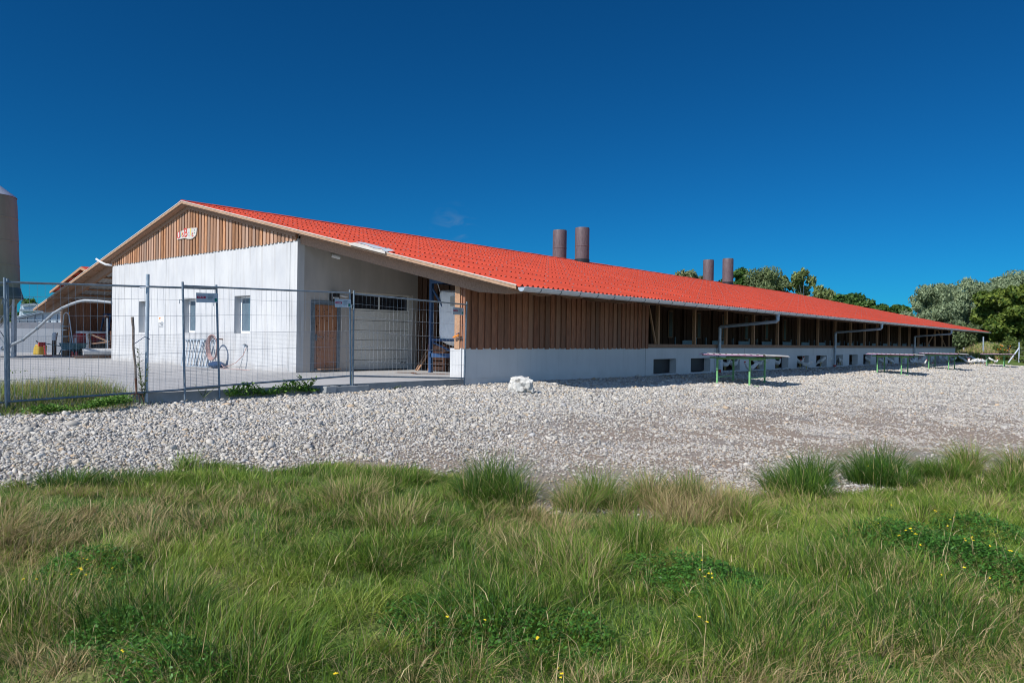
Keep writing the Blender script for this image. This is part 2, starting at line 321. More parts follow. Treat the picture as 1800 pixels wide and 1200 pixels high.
# ------------------------------------------------------------------ yard slab
XE = -12.2
def slabz(x): return .10*sm((x+18.7)/6.5)
mb = MB(); xs = [-60, -45, -34.25]; 
poly_y0 = lambda x: 4.95 if x > -12.6 else 4.95-(-12.6-x)*.62
cols = [-70, -55, -45, -34.2, -33.95, -28, -22, -18.7, -17, -15, -13.5, XE]
top = []; bot = []
for x in cols:
    y0 = poly_y0(x) if x > -45 else poly_y0(-45); top.append((x, y0, float(slabz(x)))); bot.append((x, 40 if x < -19 else 16.9 if x > -18.8 else 40, float(slabz(x))))
for k in range(len(cols)-1):
    if cols[k] == -34.2: continue
    mb.add([top[k], top[k+1], bot[k+1], bot[k]], [(0, 1, 2, 3)])
mb.add([top[3], top[4], bot[4], bot[3]], [(0, 1, 2, 3)])
for v in list(range(-4, 0)): mb.v[v] = (mb.v[v][0], mb.v[v][1], mb.v[v][2]-.05)
pav = mb.build('yard_pavement', yardM); tag(pav, kind='structure')
mb = MB()
for k in range(len(cols)-1):
    a, c = top[k], top[k+1]; mb.add([a, c, (c[0], c[1]-.001, -.6), (a[0], a[1]-.001, -.6)], [(0, 1, 2, 3)])
mb.box(XE-.001, XE+.004, 4.9, 12.36, -.6, .104)
mb.box(XE-.2, XE-.002, 4.88, 4.945, -.6, .103)
ke = mb.build('yard_kerb', slabM); tag(ke, kind='structure')

# ------------------------------------------------------------------ the barn
XR, ZR, XEV, ZEV = -25.3, 5.658, -10.04, 2.186
YR, YF = 11.756, 71.0; X0, X1, Y0 = -31.95, -18.68, 12.07; XW, Y1, YW = -12.21, 12.39, 70.4
m_ = (ZR-ZEV)/(XEV-XR); ZT = 3.87
def rz_(x): return ZR-m_*abs(x-XR)
barn = empty('poultry_barn', (XR, 41, 0), 'long white concrete and timber barn under a red corrugated gable roof', 'barn')
P = barn
# roof sheets: overlapping courses of corrugated sheet on both slopes
WV = .177; NW = int((YF-YR)/WV); per = 8; ys = np.linspace(YR, YR+NW*WV, NW*per+1); ph = (ys-YR)/WV*2*np.pi
wave = -.0255*np.cos(ph)
rows = 11; LS = math.hypot(XEV-XR, ZR-ZEV); sl_ = LS/rows; nx, nz_ = math.sin(math.atan(m_)), math.cos(math.atan(m_)); dx_, dz_ = math.cos(math.atan(m_)), -math.sin(math.atan(m_))
def roofside(sgn):
    VV = []; FF = []; VR = []; base = 0; nY = len(ys)
    for r in range(rows):
        s0, s1 = r*sl_, (r+1)*sl_+.06
        for (s_, lift) in ((s0, -.006), (s1, .004+.011*(wave+.0255)/.051)):
            X = XR+sgn*(s_*dx_+(lift+wave-.01)*nx); Z = ZR+s_*dz_+(lift+wave-.01)*nz_
            VV.append(np.stack([X, ys, Z], 1)); VR.append(np.repeat(((np.arange(NW)//6*.37+r*.61+sgn) % 1), per).tolist()+[.5])
        for k in range(1):
            a = base+k*nY+np.arange(nY-1); FF.append(np.stack([a, a+1, a+nY+1, a+nY], 1) if sgn > 0 else np.stack([a, a+nY, a+nY+1, a+1], 1))
        base += 2*nY
    return np.vstack(VV), np.vstack(FF), np.concatenate(VR)
Vr, Fr, Cr = roofside(1); Vl, Fl, Cl = roofside(-1)
roof = npmesh('roof', np.vstack([Vr, Vl]), np.vstack([Fr, Fl+len(Vr)]), roofM, P, var=np.concatenate([Cr, Cl]), smooth=False); roof['w'] = barn['w']; roof.location = -wl(barn)
roof.data.polygons.foreach_set('use_smooth', np.ones(len(roof.data.polygons), bool))
roof['w'] = [0, 0, 0]
# grey underside sheets
ys2 = ys[::2]; w2 = wave[::2]
VV = []; 
for sgn in (1, -1):
    for s_ in (0.02, LS-.16):
        VV.append(np.stack([XR+sgn*(s_*dx_+(w2-.045)*nx), ys2, ZR+s_*dz_+(w2-.045)*nz_], 1))
nY = len(ys2); a = np.arange(nY-1); FU = np.vstack([np.stack([a, a+1, a+nY+1, a+nY], 1), np.stack([a+2*nY, a+3*nY, a+3*nY+1, a+2*nY+1], 1)])
us = npmesh('roof_underside', np.vstack(VV), FU, roofU, roof, smooth=True); us.location = (0, 0, 0)
# ridge cap, closely following the waves
mb = MB()
for k in range(int((YF-YR)/1.1)):
    y = YR+k*1.1; z = ZR+.03+.006*(k % 2)
    mb.prism([(XR-.28, y, z-.065), (XR-.08, y, z-.012), (XR, y, z+.012), (XR+.08, y, z-.012), (XR+.28, y, z-.065), (XR+.28, y, z-.085), (XR, y, z-.01), (XR-.28, y, z-.085)], (0, 1.13, 0))
mb.build('ridge_cap', roofM, roof)
# screws: small domed caps on the crests, two lines per course
sc = []; fc = []
tv = np.array([[-1,-1,0],[1,-1,0],[1,1,0],[-1,1,0],[0,0,1.]])*np.array([.017,.017,.022]); tf = np.array([[0,1,4],[1,2,4],[2,3,4],[3,0,4]])
cnt = 0
for r in range(rows):
    for off in (.18, .95):
        s_ = r*sl_+off
        for w in range(NW):
            if (w+r) % 3 == 0 and (off < .5 or w % 2 == 0):
                y = YR+(w+.5)*WV; X = XR+s_*dx_; Z = ZR+s_*dz_
                sc.append(tv+np.array([X+.02*nx, y, Z+.022])); fc.append(tf+5*cnt); cnt += 1
o = npmesh('roof_screw', np.vstack(sc), np.vstack(fc), screwM, roof); o.location = (0, 0, 0); o['kind'] = 'stuff'
# dark end lips: the arched lower ends of the sheets carry dark shadow gaps by themselves
# verge boards along both rakes and rafters
for sgn in (1, -1):
    a = (XR, YR+.02, ZR-.06); b_ = (XR+sgn*(15.26-.05), YR+.02, ZEV-.055)
    vb = MB(); vb.prism([(XR, YR, ZR-.01), (XR+sgn*15.22, YR, ZEV-.01), (XR+sgn*15.22, YR, ZEV-.085), (XR, YR, ZR-.09)], (0, .04, 0)); vb.build('verge_board', vergeM, P)
    # pale weathered capping
    vb = MB(); vb.prism([(XR, YR-.012, ZR+.012), (XR+sgn*15.24, YR-.012, ZEV+.012), (XR+sgn*15.24, YR-.012, ZEV-.012), (XR, YR-.012, ZR-.014)], (0, .010, 0)); vb.build('verge_flashing', creamS, P)
def rafter(y, name='rafter', x_in=0.0, dp=.34, m=timberG, w=.14):
    for sgn in (1, -1):
        xa, xb = XR+sgn*x_in, XR+sgn*15.05
        r = MB(); r.prism([(xa, y, ZR-m_*x_in-.08), (xb, y, rz_(xb)-.08), (xb, y, rz_(xb)-.19), (xb-sgn*.55, y, rz_(xb)-.19), (xb-sgn*1.3, y, rz_(xb-sgn*1.3)-.08-dp), (xa, y, ZR-m_*x_in-.08-dp)], (0, w, 0)); r.build(name, m, P)
rafter(12.14, x_in=6.66, w=.14)
for sgn in (1, -1):
    q = MB(); q.prism([(XR+sgn*.02, YR+.045, ZR-.10), (XR+sgn*15.0, YR+.045, rz_(XR+15.0)-.10), (XR+sgn*15.0, YR+.045, rz_(XR+15.0)-.125), (XR+sgn*.02, YR+.045, ZR-.125)], (0, .335, 0)); q.build('soffit', timberG, P)
    q = MB(); q.prism([(XR+sgn*.0, Y0-.075, ZR-.13), (XR+sgn*6.62, Y0-.075, rz_(XR+6.62)-.13), (XR+sgn*6.62, Y0-.075, rz_(XR+6.62)-.25), (XR, Y0-.075, ZR-.25)], (0, .035, 0)); q.build('trim_board', timberG, P)
rafter(16.6, x_in=6.7); rafter(21.2, x_in=6.7); rafter(26, x_in=6.7)
for y in (36, 46, 56, 69.9): rafter(y, x_in=6.7, dp=.3)
# purlins under the overhanging front parts and the side porches
for sgn in (1, -1):
    for k in range(9):
        x = XR+sgn*(15.0-.98*k)
        if abs(x-XR) < 6.9: continue
        y1_ = 40 if sgn < 0 else 17.0 if abs(x-XR) < 13 else 70.6
        q = MB(); q.box(x-.045, x+.045, YR+.05, y1_, rz_(x)-.135, rz_(x)-.072); q.build('purlin', purlinM, P)
# rafter tails beneath the right eave
rt0 = None
for k in range(48):
    y = 13.3+1.2*k
    if rt0 is None:
        q = MB(); q.prism([(-12.4, y-.05, rz_(-12.4)-.14), (-10.35, y-.05, rz_(-10.35)-.14), (-10.35, y-.05, rz_(-10.35)-.2), (-10.75, y-.05, rz_(-10.35)-.2), (-11.0, y-.05, rz_(-11.0)-.27), (-12.4, y-.05, rz_(-12.4)-.27)], (0, .1, 0)); rt0 = q.build('rafter_tail', timberG, P)
    else:
        c = rt0.copy(); COL.objects.link(c); c.location.y += 1.2*k
# gable wall with three deep window openings
wins = [(-29.39, -28.45), (-25.75, -24.82), (-22.21, -21.24)]; WZ0, WZ1 = 1.122, 2.31
mb = MB(); xs_ = [X0]+[v for w in wins for v in w]+[X1]
T = .24
for k in range(0, len(xs_), 2): mb.box(xs_[k], xs_[k+1], Y0, Y0+T, -.3, ZT)
for a, c in wins: mb.box(a, c, Y0, Y0+T, -.3, WZ0); mb.box(a, c, Y0, Y0+T, WZ1, ZT)
gw = mb.build('gable_wall', concrete, P)
mb = MB()
for x in (-31.6, -27.1, -23.5, -19.05):
    mb = MB(); mb.box(x-.012, x+.012, Y0-.003, Y0+.002, .02, ZT-.02); mb.build('panel_joint', slabM, gw)
for a, c in wins:
    w = MB(); y = Y0+T-.02; fr = .075
    for (p, q_) in ((a, a+fr), (c-fr, c)): w.box(p, q_, y, y+.06, WZ0, WZ1)
    w.box(a+fr, c-fr, y, y+.06, WZ0, WZ0+fr); w.box(a+fr, c-fr, y, y+.06, WZ1-fr, WZ1)
    wo = w.build('window', whiteP, P); g_ = MB(); g_.box(a+fr, c-fr, y+.03, y+.04, WZ0+fr, WZ1-fr); g_.build('pane', glassB, wo)
    k = MB(); k.box(a, c, y+.2, y+.22, WZ0, WZ1); k.build('blind', slabM, wo)
# side wall of the end room, facing the porch, with door and sectional door openings
DY0, DY1, DZ = 12.55, 13.58, 2.12; RY0, RY1, RZ = 13.98, 16.5, 2.46
mb = MB(); ZS = 3.98
XI = X1-.3
mb.box(XI, X1, Y0+T, DY0, -.3, ZS); mb.box(XI, X1, DY0, DY1, DZ, ZS); mb.box(XI, X1, DY1, RY0, -.3, ZS); mb.box(XI, X1, RY0, RY1, RZ, ZS); mb.box(XI, X1, RY1, 17.0, -.3, ZS)
mb.box(XI, X1, Y0+.001, Y0+T, ZT-.001, ZS)
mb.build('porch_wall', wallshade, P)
mb = MB(); mb.box(X0, X0+.3, Y0+T, 30, -.3, ZS); mb.build('west_room_wall', concrete, P)
mb = MB(); mb.box(X1-.002, X1+.006, Y0+.0, Y0+.10, 0.02, ZT); mb.build('corner_edge', concrete, P)
# plank door
f_ = MB()
for (a, c) in ((DY0, DY0+.12), (DY1-.1, DY1)): f_.box(X1-.1, X1+.03, a, c, .02, DZ)
f_.box(X1-.1, X1+.03, DY0+.12, DY1-.1, DZ-.12, DZ); f_.box(X1-.1, X1+.05, DY0+.12, DY1-.1, .02, .09)
dr = MB(); nb = 8; wd = (DY1-.1-DY0-.12)/nb
for k in range(nb): dr.box(X1-.06, X1-.02+.006*(k % 2), DY0+.12+k*wd, DY0+.12+(k+1)*wd-.006, .1, DZ-.125)
door = dr.build('door', doorM, P); f_.build('door_frame', steelF, door)
for k in range(46):
    kn = MB()
    y = random.uniform(DY0+.15, DY1-.13); z = random.uniform(.15, DZ-.16); r = random.uniform(.010, .024)
    kn.add([(X1-.011, y+r*math.cos(a), z+r*.8*math.sin(a)) for a in np.linspace(0, 2*np.pi, 7)[:-1]], [tuple(range(6))]); kn.build('knot', knotM, door)
h = MB(); h.tube([(X1, DY0+.2, 1.05), (X1+.06, DY0+.2, 1.05), (X1+.06, DY0+.34, 1.05)], .011); h.box(X1-.012, X1-.004+.01, DY0+.17, DY0+.22, .93, 1.12); h.build('handle', steelF, door)
h = MB(); h.box(X1+.02, X1+.24, DY0+.2, DY1-.1, .07, .1); h.build('door_step', wood, door)
# sectional door
sd_ = MB(); hh = 1.87/6
for k in range(6): sd_.box(X1-.26, X1-.21, RY0, RY1-.02, .03+k*hh, .03+(k+1)*hh-.012)
sect = sd_.build('sectional_door', creamM, P, bevel=0)
w = MB(); zt0, zt1 = 1.90, RZ
w.box(X1-.26, X1-.2, RY0, RY1, zt0, zt0+.05); w.box(X1-.26, X1-.2, RY0, RY1, zt1-.05, zt1)
for y in (RY0, (RY0+RY1)/2-.02, RY1-.06): w.box(X1-.26, X1-.201, y, y+.05, zt0+.05, zt1-.05)
w.build('transom_frame', creamM, sect); q = MB(); q.box(X1-.24, X1-.23, RY0+.05, RY1-.06, zt0+.05, zt1-.05); q.build('pane', glassM, sect)
q = MB(); q.box(X1-.207, X1-.195, RY1-.32, RY1-.2, .2, .24); q.box(X1-.207, X1-.195, RY1-.17, RY1-.08, .2, .24); q.build('handle', blackM, sect)
# porch back wall, dark boards
mb = MB()
for k in range(24):
    x = X1+k*.26; mb.prism([(x, 16.72-.02*(k % 2), 0), (x+.2, 16.72-.02*(k % 2), 0), (x+.2, 16.72-.02*(k % 2), rz_(x+.2)-.3), (x, 16.72-.02*(k % 2), rz_(x)-.3)], (0, .03, 0))
mb.prism([(X1, 16.8, 0), (XW-.25, 16.8, 0), (XW-.25, 16.8, rz_(XW-.25)-.25), (X1, 16.8, rz_(X1)-.25)], (0, .1, 0))
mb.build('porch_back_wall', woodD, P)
# gable cladding: overlapping vertical boards
def clad(name, x0, x1, zb, ztf, y=None, x=None, y0=None, y1=None, m=wood, pitch=.26, bw=.165, face=-1):
    mb = MB()
    if y is not None:
        k = 0; a = x0
        while a < x1-.02:
            c = min(a+bw, x1); zl = random.uniform(-.012, .012)
            za, zc = ztf(a), ztf(c)
            if min(za, zc) > zb+.05: mb.prism([(a, y, zb-.05+zl), (c, y, zb-.05+zl), (c, y, zc), (a, y, za)], (0, -.028, 0))
            a2, c2 = a+bw-.025, min(a+pitch+.03, x1)
            if ztf((a2+c2)/2) > zb+.02: mb.prism([(a2, y+.026, zb), (c2, y+.026, zb), (c2, y+.026, ztf(c2)), (a2, y+.026, ztf(a2))], (0, -.024, 0))
            a += pitch
    else:
        a = y0
        while a < y1-.02:
            c = min(a+bw, y1); zl = random.uniform(-.01, .01); mb.box(x, x+.022+random.uniform(0, .006), a, c, zb-.03+zl, ztf(0))
            mb.box(x-.026, x-.002, a+bw-.025, min(a+pitch+.03, y1), zb, ztf(0)); a += pitch
    return mb.build(name, m, P)
clad('gable_cladding', X0, X1, ZT+.0, lambda x: rz_(x)-.16, y=Y0-.01, pitch=.205, bw=.135)
mb = MB(); mb.prism([(X0, Y0+.03, ZT+.001), (X1, Y0+.03, ZT+.001), (X1, Y0+.03, rz_(X1)-.2), (XR, Y0+.03, ZR-.2), (X0, Y0+.03, rz_(X0)-.2)], (0, .1, 0)); mb.build('gable_core', woodD, P)
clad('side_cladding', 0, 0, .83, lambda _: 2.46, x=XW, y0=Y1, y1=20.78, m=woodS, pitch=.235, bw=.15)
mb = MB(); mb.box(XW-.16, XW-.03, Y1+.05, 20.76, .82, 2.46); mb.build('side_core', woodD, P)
# lit end of the side wall: timber post, boards
mb = MB(); mb.box(XW-.27, XW-.10, Y1-.05, Y1+.04, .80, 2.72); mb.build('corner_post', timber, P)
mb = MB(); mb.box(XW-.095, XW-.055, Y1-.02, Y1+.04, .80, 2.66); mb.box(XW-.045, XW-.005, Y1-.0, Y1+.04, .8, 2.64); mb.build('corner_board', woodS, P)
# plinth with openings
PH0, PP, PWd, NB = 21.15, 2.57, 1.52, 19; HZ0, HZ1, PZT = -.02, .465, .825
mb = MB(); xa, xb = XW-.3, XW
mb.box(xa, xb, Y1, PH0, -.5, PZT)
for k in range(NB):
    y = PH0+k*PP
    mb.box(xa, xb, y, y+PWd, -.5, HZ0-.0037*(y-21)); mb.box(xa, xb, y, y+PWd, HZ1, PZT); mb.box(xa, xb, y+PWd, min(y+PP, YW), -.5, PZT)
pl = mb.build('plinth_wall', plinthM, P)
mb = MB(); mb.box(XW-.42, XW-.05, Y1-.035, Y1-.002, -.3, .82); mb.build('plinth_end', concrete, P)
for y in (20.62, 28.2, 36.1, 46.2, 56.4, 64.0):
    mb = MB(); mb.box(XW-.001, XW+.003, y, y+.022, HZ1+.01 if y > 25 else -.4, PZT-.01); mb.build('panel_joint', slabM, pl)
mb = MB(); mb.box(xa-3.2, xa, 17.05, YW, -.22, -.14); mb.build('interior_floor', slabM, P)
for k in range(2):
    y = PH0+k*PP; q = MB(); q.box(XW-.26, XW-.24, y+.02, y+PWd-.02, 0, HZ1-.01); q.build('pop_hole_shutter', blackM, P)
# gallery: sill, plate, posts, braces, back wall
mb = MB(); mb.box(XW-.16, XW+.01, 20.8, YW, PZT+.004, PZT+.13); mb.build('sill_beam', timberG, P)
mb = MB(); mb.box(XW-.14, XW, 20.8, YW, 2.30, 2.46); mb.build('wall_plate', timberG, P)
p0 = None
for k in range(NB):
    y = 21.5+k*PP
    if y > YW: break
    if p0 is None:
        q = MB(); q.box(XW-.12, XW-.01, y-.045, y+.045, PZT+.13, 2.3); p0 = q.build('gallery_post', timber, P)
    else: c = p0.copy(); COL.objects.link(c); c.location.y += k*PP
    if k == 0:
        q = MB(); q.box(XW-1.9, XW-1.78, y-.06, y+.06, -.14, 2.6); pi = q.build('inner_post', woodD, P)
    else: c = pi.copy(); COL.objects.link(c); c.location.y += k*PP
q = MB(); q.bar((XW-.07, 20.88, 2.28), (XW-.07, 21.38, .97), .06, .05); q.build('diagonal_brace', timber, P)
for a, b_ in (((63.3, 2.28), (60.1, .97)), ((63.5, 2.28), (66.4, .97))):
    q = MB(); q.bar((XW-.07, a[0], a[1]), (XW-.07, b_[0], b_[1]), .08, .06); q.build('diagonal_brace', timber, P)
mb = MB()
for k in range(204): y = 17.2+k*.26; mb.box(XW-3.2, XW-3.17+.02*(k % 2), y, y+.25, -.14, 3.3)
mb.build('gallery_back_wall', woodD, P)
q = MB(); q.box(XW-3.6, XW-.3, 70.2, 70.4, -.2, 2.9); q.build('gallery_end_wall', woodD, P)
q = MB(); q.box(-38.2, XW-3.3, 70.1, 70.3, -.2, 3.0); q.prism([(-38.2, 70.2, 3), (XW-3.3, 70.2, 3), (XW-3.3, 70.2, rz_(XW-3.3)-.2), (XR, 70.2, ZR-.2), (-38.2, 70.2, rz_(-38.2)-.2)], (0, .1, 0)); q.build('rear_gable_wall', concrete, P)
# slit windows in the gallery back wall
for k in range(8):
    y = 22.6+k*2.57*1.0; q = MB(); q.box(XW-3.15, XW-3.12, y, y+.4, 1.2, 2.35); wq = q.build('slit_window', timberG, P); q = MB(); q.box(XW-3.12, XW-3.11, y+.06, y+.34, 1.26, 2.3); q.build('pane', glassM, wq)
# low pale partitions behind the sill
for k in range(2, NB):
    y = PH0+k*PP
    if y > 68: break
    q = MB(); q.box(XW-1.52, XW-1.5, y-.35, y+.75, .80, 1.10); q.box(XW-1.55, XW-1.49, y+.75, y+.79, -.1, 1.22); q.box(XW-1.55, XW-1.49, y-.95, y-.91, -.1, 1.22); q.build('drinker_line', steelF, P)
# left side porch (machine store): mirrored posts, back wall
XL = -38.1
mb = MB(); mb.box(XL, XL+.2, Y1-.2, Y1, 0, rz_(XL)-.35); mb.build('corner_post', timber, P)
mb = MB()
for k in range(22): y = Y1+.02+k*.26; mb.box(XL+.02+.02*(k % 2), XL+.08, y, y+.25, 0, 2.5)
mb.build('store_side_wall', woodS, P)
mb = MB()
for k in range(25): x = XL+.1+k*.26; mb.box(x, x+.25, 17.0, 17.04-.02*(k % 2), 0, 2.6)
mb.build('store_back_wall', wood if False else woodD, P)
mb = MB(); mb.box(XL, X0, 16.9, 17.0, 1.95, 2.15); mb.build('store_beam', timberG, P)
mb = MB(); mb.box(XL-.05, XL+.12, 17.4, 70.2, 0, rz_(XL)-.35); mb.build('west_side_wall', plinthM, P)
# loose sheet end on the verge
mb = MB()
pts = [(-15.75, .0), (-15.5, .05), (-15.1, .045), (-14.7, .02), (-14.45, .045), (-14.3, 0)]
mb.prism([(x, YR-.03, rz_(x)+.0+d) for x, d in pts]+[(x, YR-.03, rz_(x)-.045) for x, d in pts[::-1]], (0, -.02, 0)); mb.build('loose_verge_strip', creamS, P)
mb = MB()
V_ = []; 
for x, d in pts: V_ += [(x, YR-.045, rz_(x)+d+.012), (x+.05, YR+.22, rz_(x)+.055+d*.4)]
mb.add(V_, [(2*k, 2*k+2, 2*k+3, 2*k+1) for k in range(len(pts)-1)]); mb.build('clear_sheet', zinc, P)
# half round gutter
def gutter_pts(y): return [(XEV+.095+.09*math.cos(a), y, ZEV-.05+.09*math.sin(a)) for a in np.linspace(math.pi, 2*math.pi, 9)]
mb = MB(); gy0, gy1 = YR+.02, YF+.02
A1, A2 = gutter_pts(gy0), gutter_pts(gy1)
I1 = [(XEV+.095+(p[0]-XEV-.095)*.93, p[1], ZEV-.05+(p[2]-ZEV+.05)*.93) for p in A1]; I2 = [(p[0], gy1, p[2]) for p in I1]
mb.prism(A1+I1[::-1], (0, gy1-gy0, 0)); mb.tube([(A1[-1][0]+.006, gy0, A1[-1][2]), (A2[-1][0]+.006, gy1, A2[-1][2])], .011)
gut = mb.build('gutter', zinc, P, smooth=True)
mb = MB(); mb.prism(A1, (0, -.006, 0)); mb.prism(A2, (0, .006, 0)); mb.build('gutter_end_cap', zincD, gut)
br0 = None
for k in range(82):
    if br0 is None:
        q = MB(); y = gy0+.55; ring = [(XEV+.095+(p[0]-XEV-.095)*1.06, y, ZEV-.05+(p[2]-ZEV+.05)*1.06) for p in A1]; ring2 = [(XEV+.095+(p[0]-XEV-.095)*1.01, y, ZEV-.05+(p[2]-ZEV+.05)*1.01) for p in A1]
        q.prism(ring+ring2[::-1], (0, .028, 0)); br0 = q.build('gutter_bracket', steelF, gut)
    else: c = br0.copy(); COL.objects.link(c); c.location.y += k*.715
# downpipes
for k, y in enumerate((25.75, 39.0, 55.6)):
    q = MB(); xg, zg = XEV+.095, ZEV-.12
    q.tube([(xg, y, zg+.03), (xg, y, zg-.1)], [.10, .065], 10); q.tube([(xg, y, zg-.09), (xg, y, zg-.24)], .065, 10)
    q.tube([(xg, y, zg-.21), (xg-.04, y, zg-.27), (XW+.16, y, 1.62), (XW+.11, y, 1.56)], .062, 10)
    q.tube([(XW+.11, y, 1.6), (XW+.11, y, float(gh(XW+.11, y))-.02)], .062, 10)
    dp = q.build('downpipe', zincD, P, smooth=True)
    q = MB(); q.tube([(XW+.11, y, float(gh(XW+.2, y))-.05), (XW+.11, y, float(gh(XW+.2, y))+.14)], .07, 10); q.build('drain_boot', redM, dp)
    q = MB()
    for z in (.7, .25): q.box(XW-.0, XW+.17, y-.06, y+.06, z, z+.025)
    q.tube([(XW+.03, y-.16, .8), (XW+.03, y-.16, .0)], .012, 6)
    q.build('pipe_clamp', zinc, dp)
# vent stacks
for x, y in ((-24.5, 34.3), (-26.1, 34.3), (-24.5, 53.4), (-26.1, 53.4)):
    q = MB(); z0 = ZR-.6; zt = 7.42
    q.lathe((x, y, 0), [(.405, z0), (.405, 6.35), (.415, 6.36), (.415, 6.40), (.405, 6.41), (.405, zt-.06), (.39, zt), (.35, zt), (.35, zt-.5), (0.01, zt-.5)], 32); vs = q.build('vent_stack', stackM, P, smooth=True)
    q = MB(); q.lathe((x, y, 0), [(.43, rz_(x)-.2), (.43, rz_(x)+.14), (.40, rz_(x)+.17)], 32); q.build('collar', blackM, vs, smooth=True)
# small white feed tube from the eave into the wall
q = MB(); pp = [PY(169, 455, 11.6), PY(176, 460, 11.7), PY(186, 465, 11.85), PY(197, 466, 12.05)]; q.tube(pp, .045, 8); q.build('wall_conduit', whiteP, P, smooth=True)

# strip light, wall camera, bulkhead lamp
q = MB(); q.box(-15.98, -15.88, 12.5, 13.35, 3.20, 3.27); tag(q.build('strip_light', creamS), 'long thin white strip light under the roof of the open porch', 'strip light')
t_ = empty('wall_camera', (X1+.1, 13.3, 3.45), 'small white camera high on the shaded porch wall', 'camera')
q = MB(); q.tube([(X1, 13.3, 3.5), (X1+.1, 13.3, 3.5)], .03, 8); q.build('bracket', whiteP, t_); q = MB(); q.tube([(X1+.08, 13.2, 3.48), (X1+.22, 13.4, 3.42)], .055, 10); q.tube([(X1+.22, 13.4, 3.42), (X1+.225, 13.405, 3.418)], .045, 10); q.build('housing', whiteP, t_)
t_ = empty('bulkhead_lamp', (X1+.1, 13.35, 2.16), 'black lamp with silver arm above the plank door', 'lamp')
q = MB(); q.box(X1+.002, X1+.16, 13.18, 13.45, 2.14, 2.36); q.build('housing', blackM, t_, bevel=.015); q = MB(); q.box(X1+.161, X1+.17, 13.22, 13.42, 2.19, 2.24); q.build('diffuser', zinc, t_); q = MB(); q.tube([(X1+.1, 13.45, 2.3), (X1+.12, 13.75, 2.27)], .025, 8); q.build('arm', whiteP, t_)

# ------------------------------------------------------------------ writing helper
def text(s, size, m, parent, mtx, name='lettering', ex=.003):
    cu_ = bpy.data.curves.new('t', 'FONT'); cu_.body = s; cu_.size = size; cu_.extrude = ex; cu_.align_x = 'CENTER'; cu_.align_y = 'CENTER'
    to = bpy.data.objects.new('t', cu_); COL.objects.link(to); bpy.context.view_layer.update()
    me = bpy.data.meshes.new_from_object(to); bpy.data.objects.remove(to); me.transform(mtx); me.transform(Matrix.Translation(-wl(parent)))
    me.materials.clear(); me.materials.append(m); me.name = name
    o = bpy.data.objects.new(name, me); COL.objects.link(o); o.parent = parent; return o
# carved name sign on the gable
sgn_ = empty('name_sign', (-24.9, Y0-.05, 4.75), 'curved pale wooden sign with coloured hand painted letters on the gable boards', 'sign')
yb = Y0-.075
pts = [(311, 410), (311.3, 421.3), (316, 420.2), (320, 419.4), (325, 418.7), (328, 419.5), (330.5, 420), (333, 420), (336, 420), (340, 417.5), (344, 413.5), (345.3, 407), (346, 400.3), (341, 400.6), (336, 400.7), (331, 401.6), (326, 403), (320, 405.6), (315, 408)]
q = MB(); q.prism([PY(a, b_, yb) for a, b_ in pts], (0, .05, 0)); q.build('board', creamS, sgn_)
cols_ = {'r': mat('paint_red', (.62, .06, .05)), 'b': mat('paint_blue', (.10, .25, .45)), 'y': mat('paint_yellow', (.80, .62, .12)), 't': mat('paint_teal', (.02, .22, .28))}
RX = Matrix.Rotation(R(90), 4, 'X')
for ch, px, py, s_, c in (('U', 313.8, 413.7, .36, 'r'), ('l', 316.8, 412.4, .30, 'b'), ('i', 318.7, 411.5, .26, 'y'), ('s', 321.3, 411.5, .32, 'r'), ('B', 326.4, 409.6, .44, 'r'), (':', 331.9, 410.0, .30, 'b'), ('l', 335.2, 408.4, .36, 'y'), ('c', 338.4, 411.5, .28, 'r'), (':', 342.0, 406.0, .28, 't')):
    p = PY(px, py, yb-.006); text(ch, s_, cols_[c], sgn_, Matrix.Translation(p) @ Matrix.Rotation(R(-6), 4, 'Y') @ RX, 'letter', ex=.006)
# white notice on the wall between two windows
nt = empty('wall_notice', PY(283, 567, Y0-.01), 'small white notice with orange heart shaped logo on the gable wall', 'notice')
a, c = PY(278.3, 554.8, Y0-.012), PY(288.2, 567.2, Y0-.012)
q = MB(); q.box(a.x, c.x, Y0-.012, Y0-.002, c.z, a.z); q.build('sheet', whiteP, nt)
cx, cz = a.x+.13, a.z-.10
q = MB(); q.add([(cx+.07*16*math.sin(t)**3/16, Y0-.014, cz+.05*(13*math.cos(t)-5*math.cos(2*t)-2*math.cos(3*t)-math.cos(4*t))/16) for t in np.linspace(0, 2*np.pi, 25)[:-1]], [tuple(range(24))]); q.build('logo', orangeM, nt)
q = MB()
for k, (u0, u1) in enumerate(((.04, .16), (.24, .38), (.10, .38), (.24, .38), (.05, .38))): q.box(a.x+u0, a.x+u1, Y0-.0145, Y0-.0125, a.z-.18-.055*k, a.z-.165-.055*k)
q.build('printed_lines', steelF, nt)

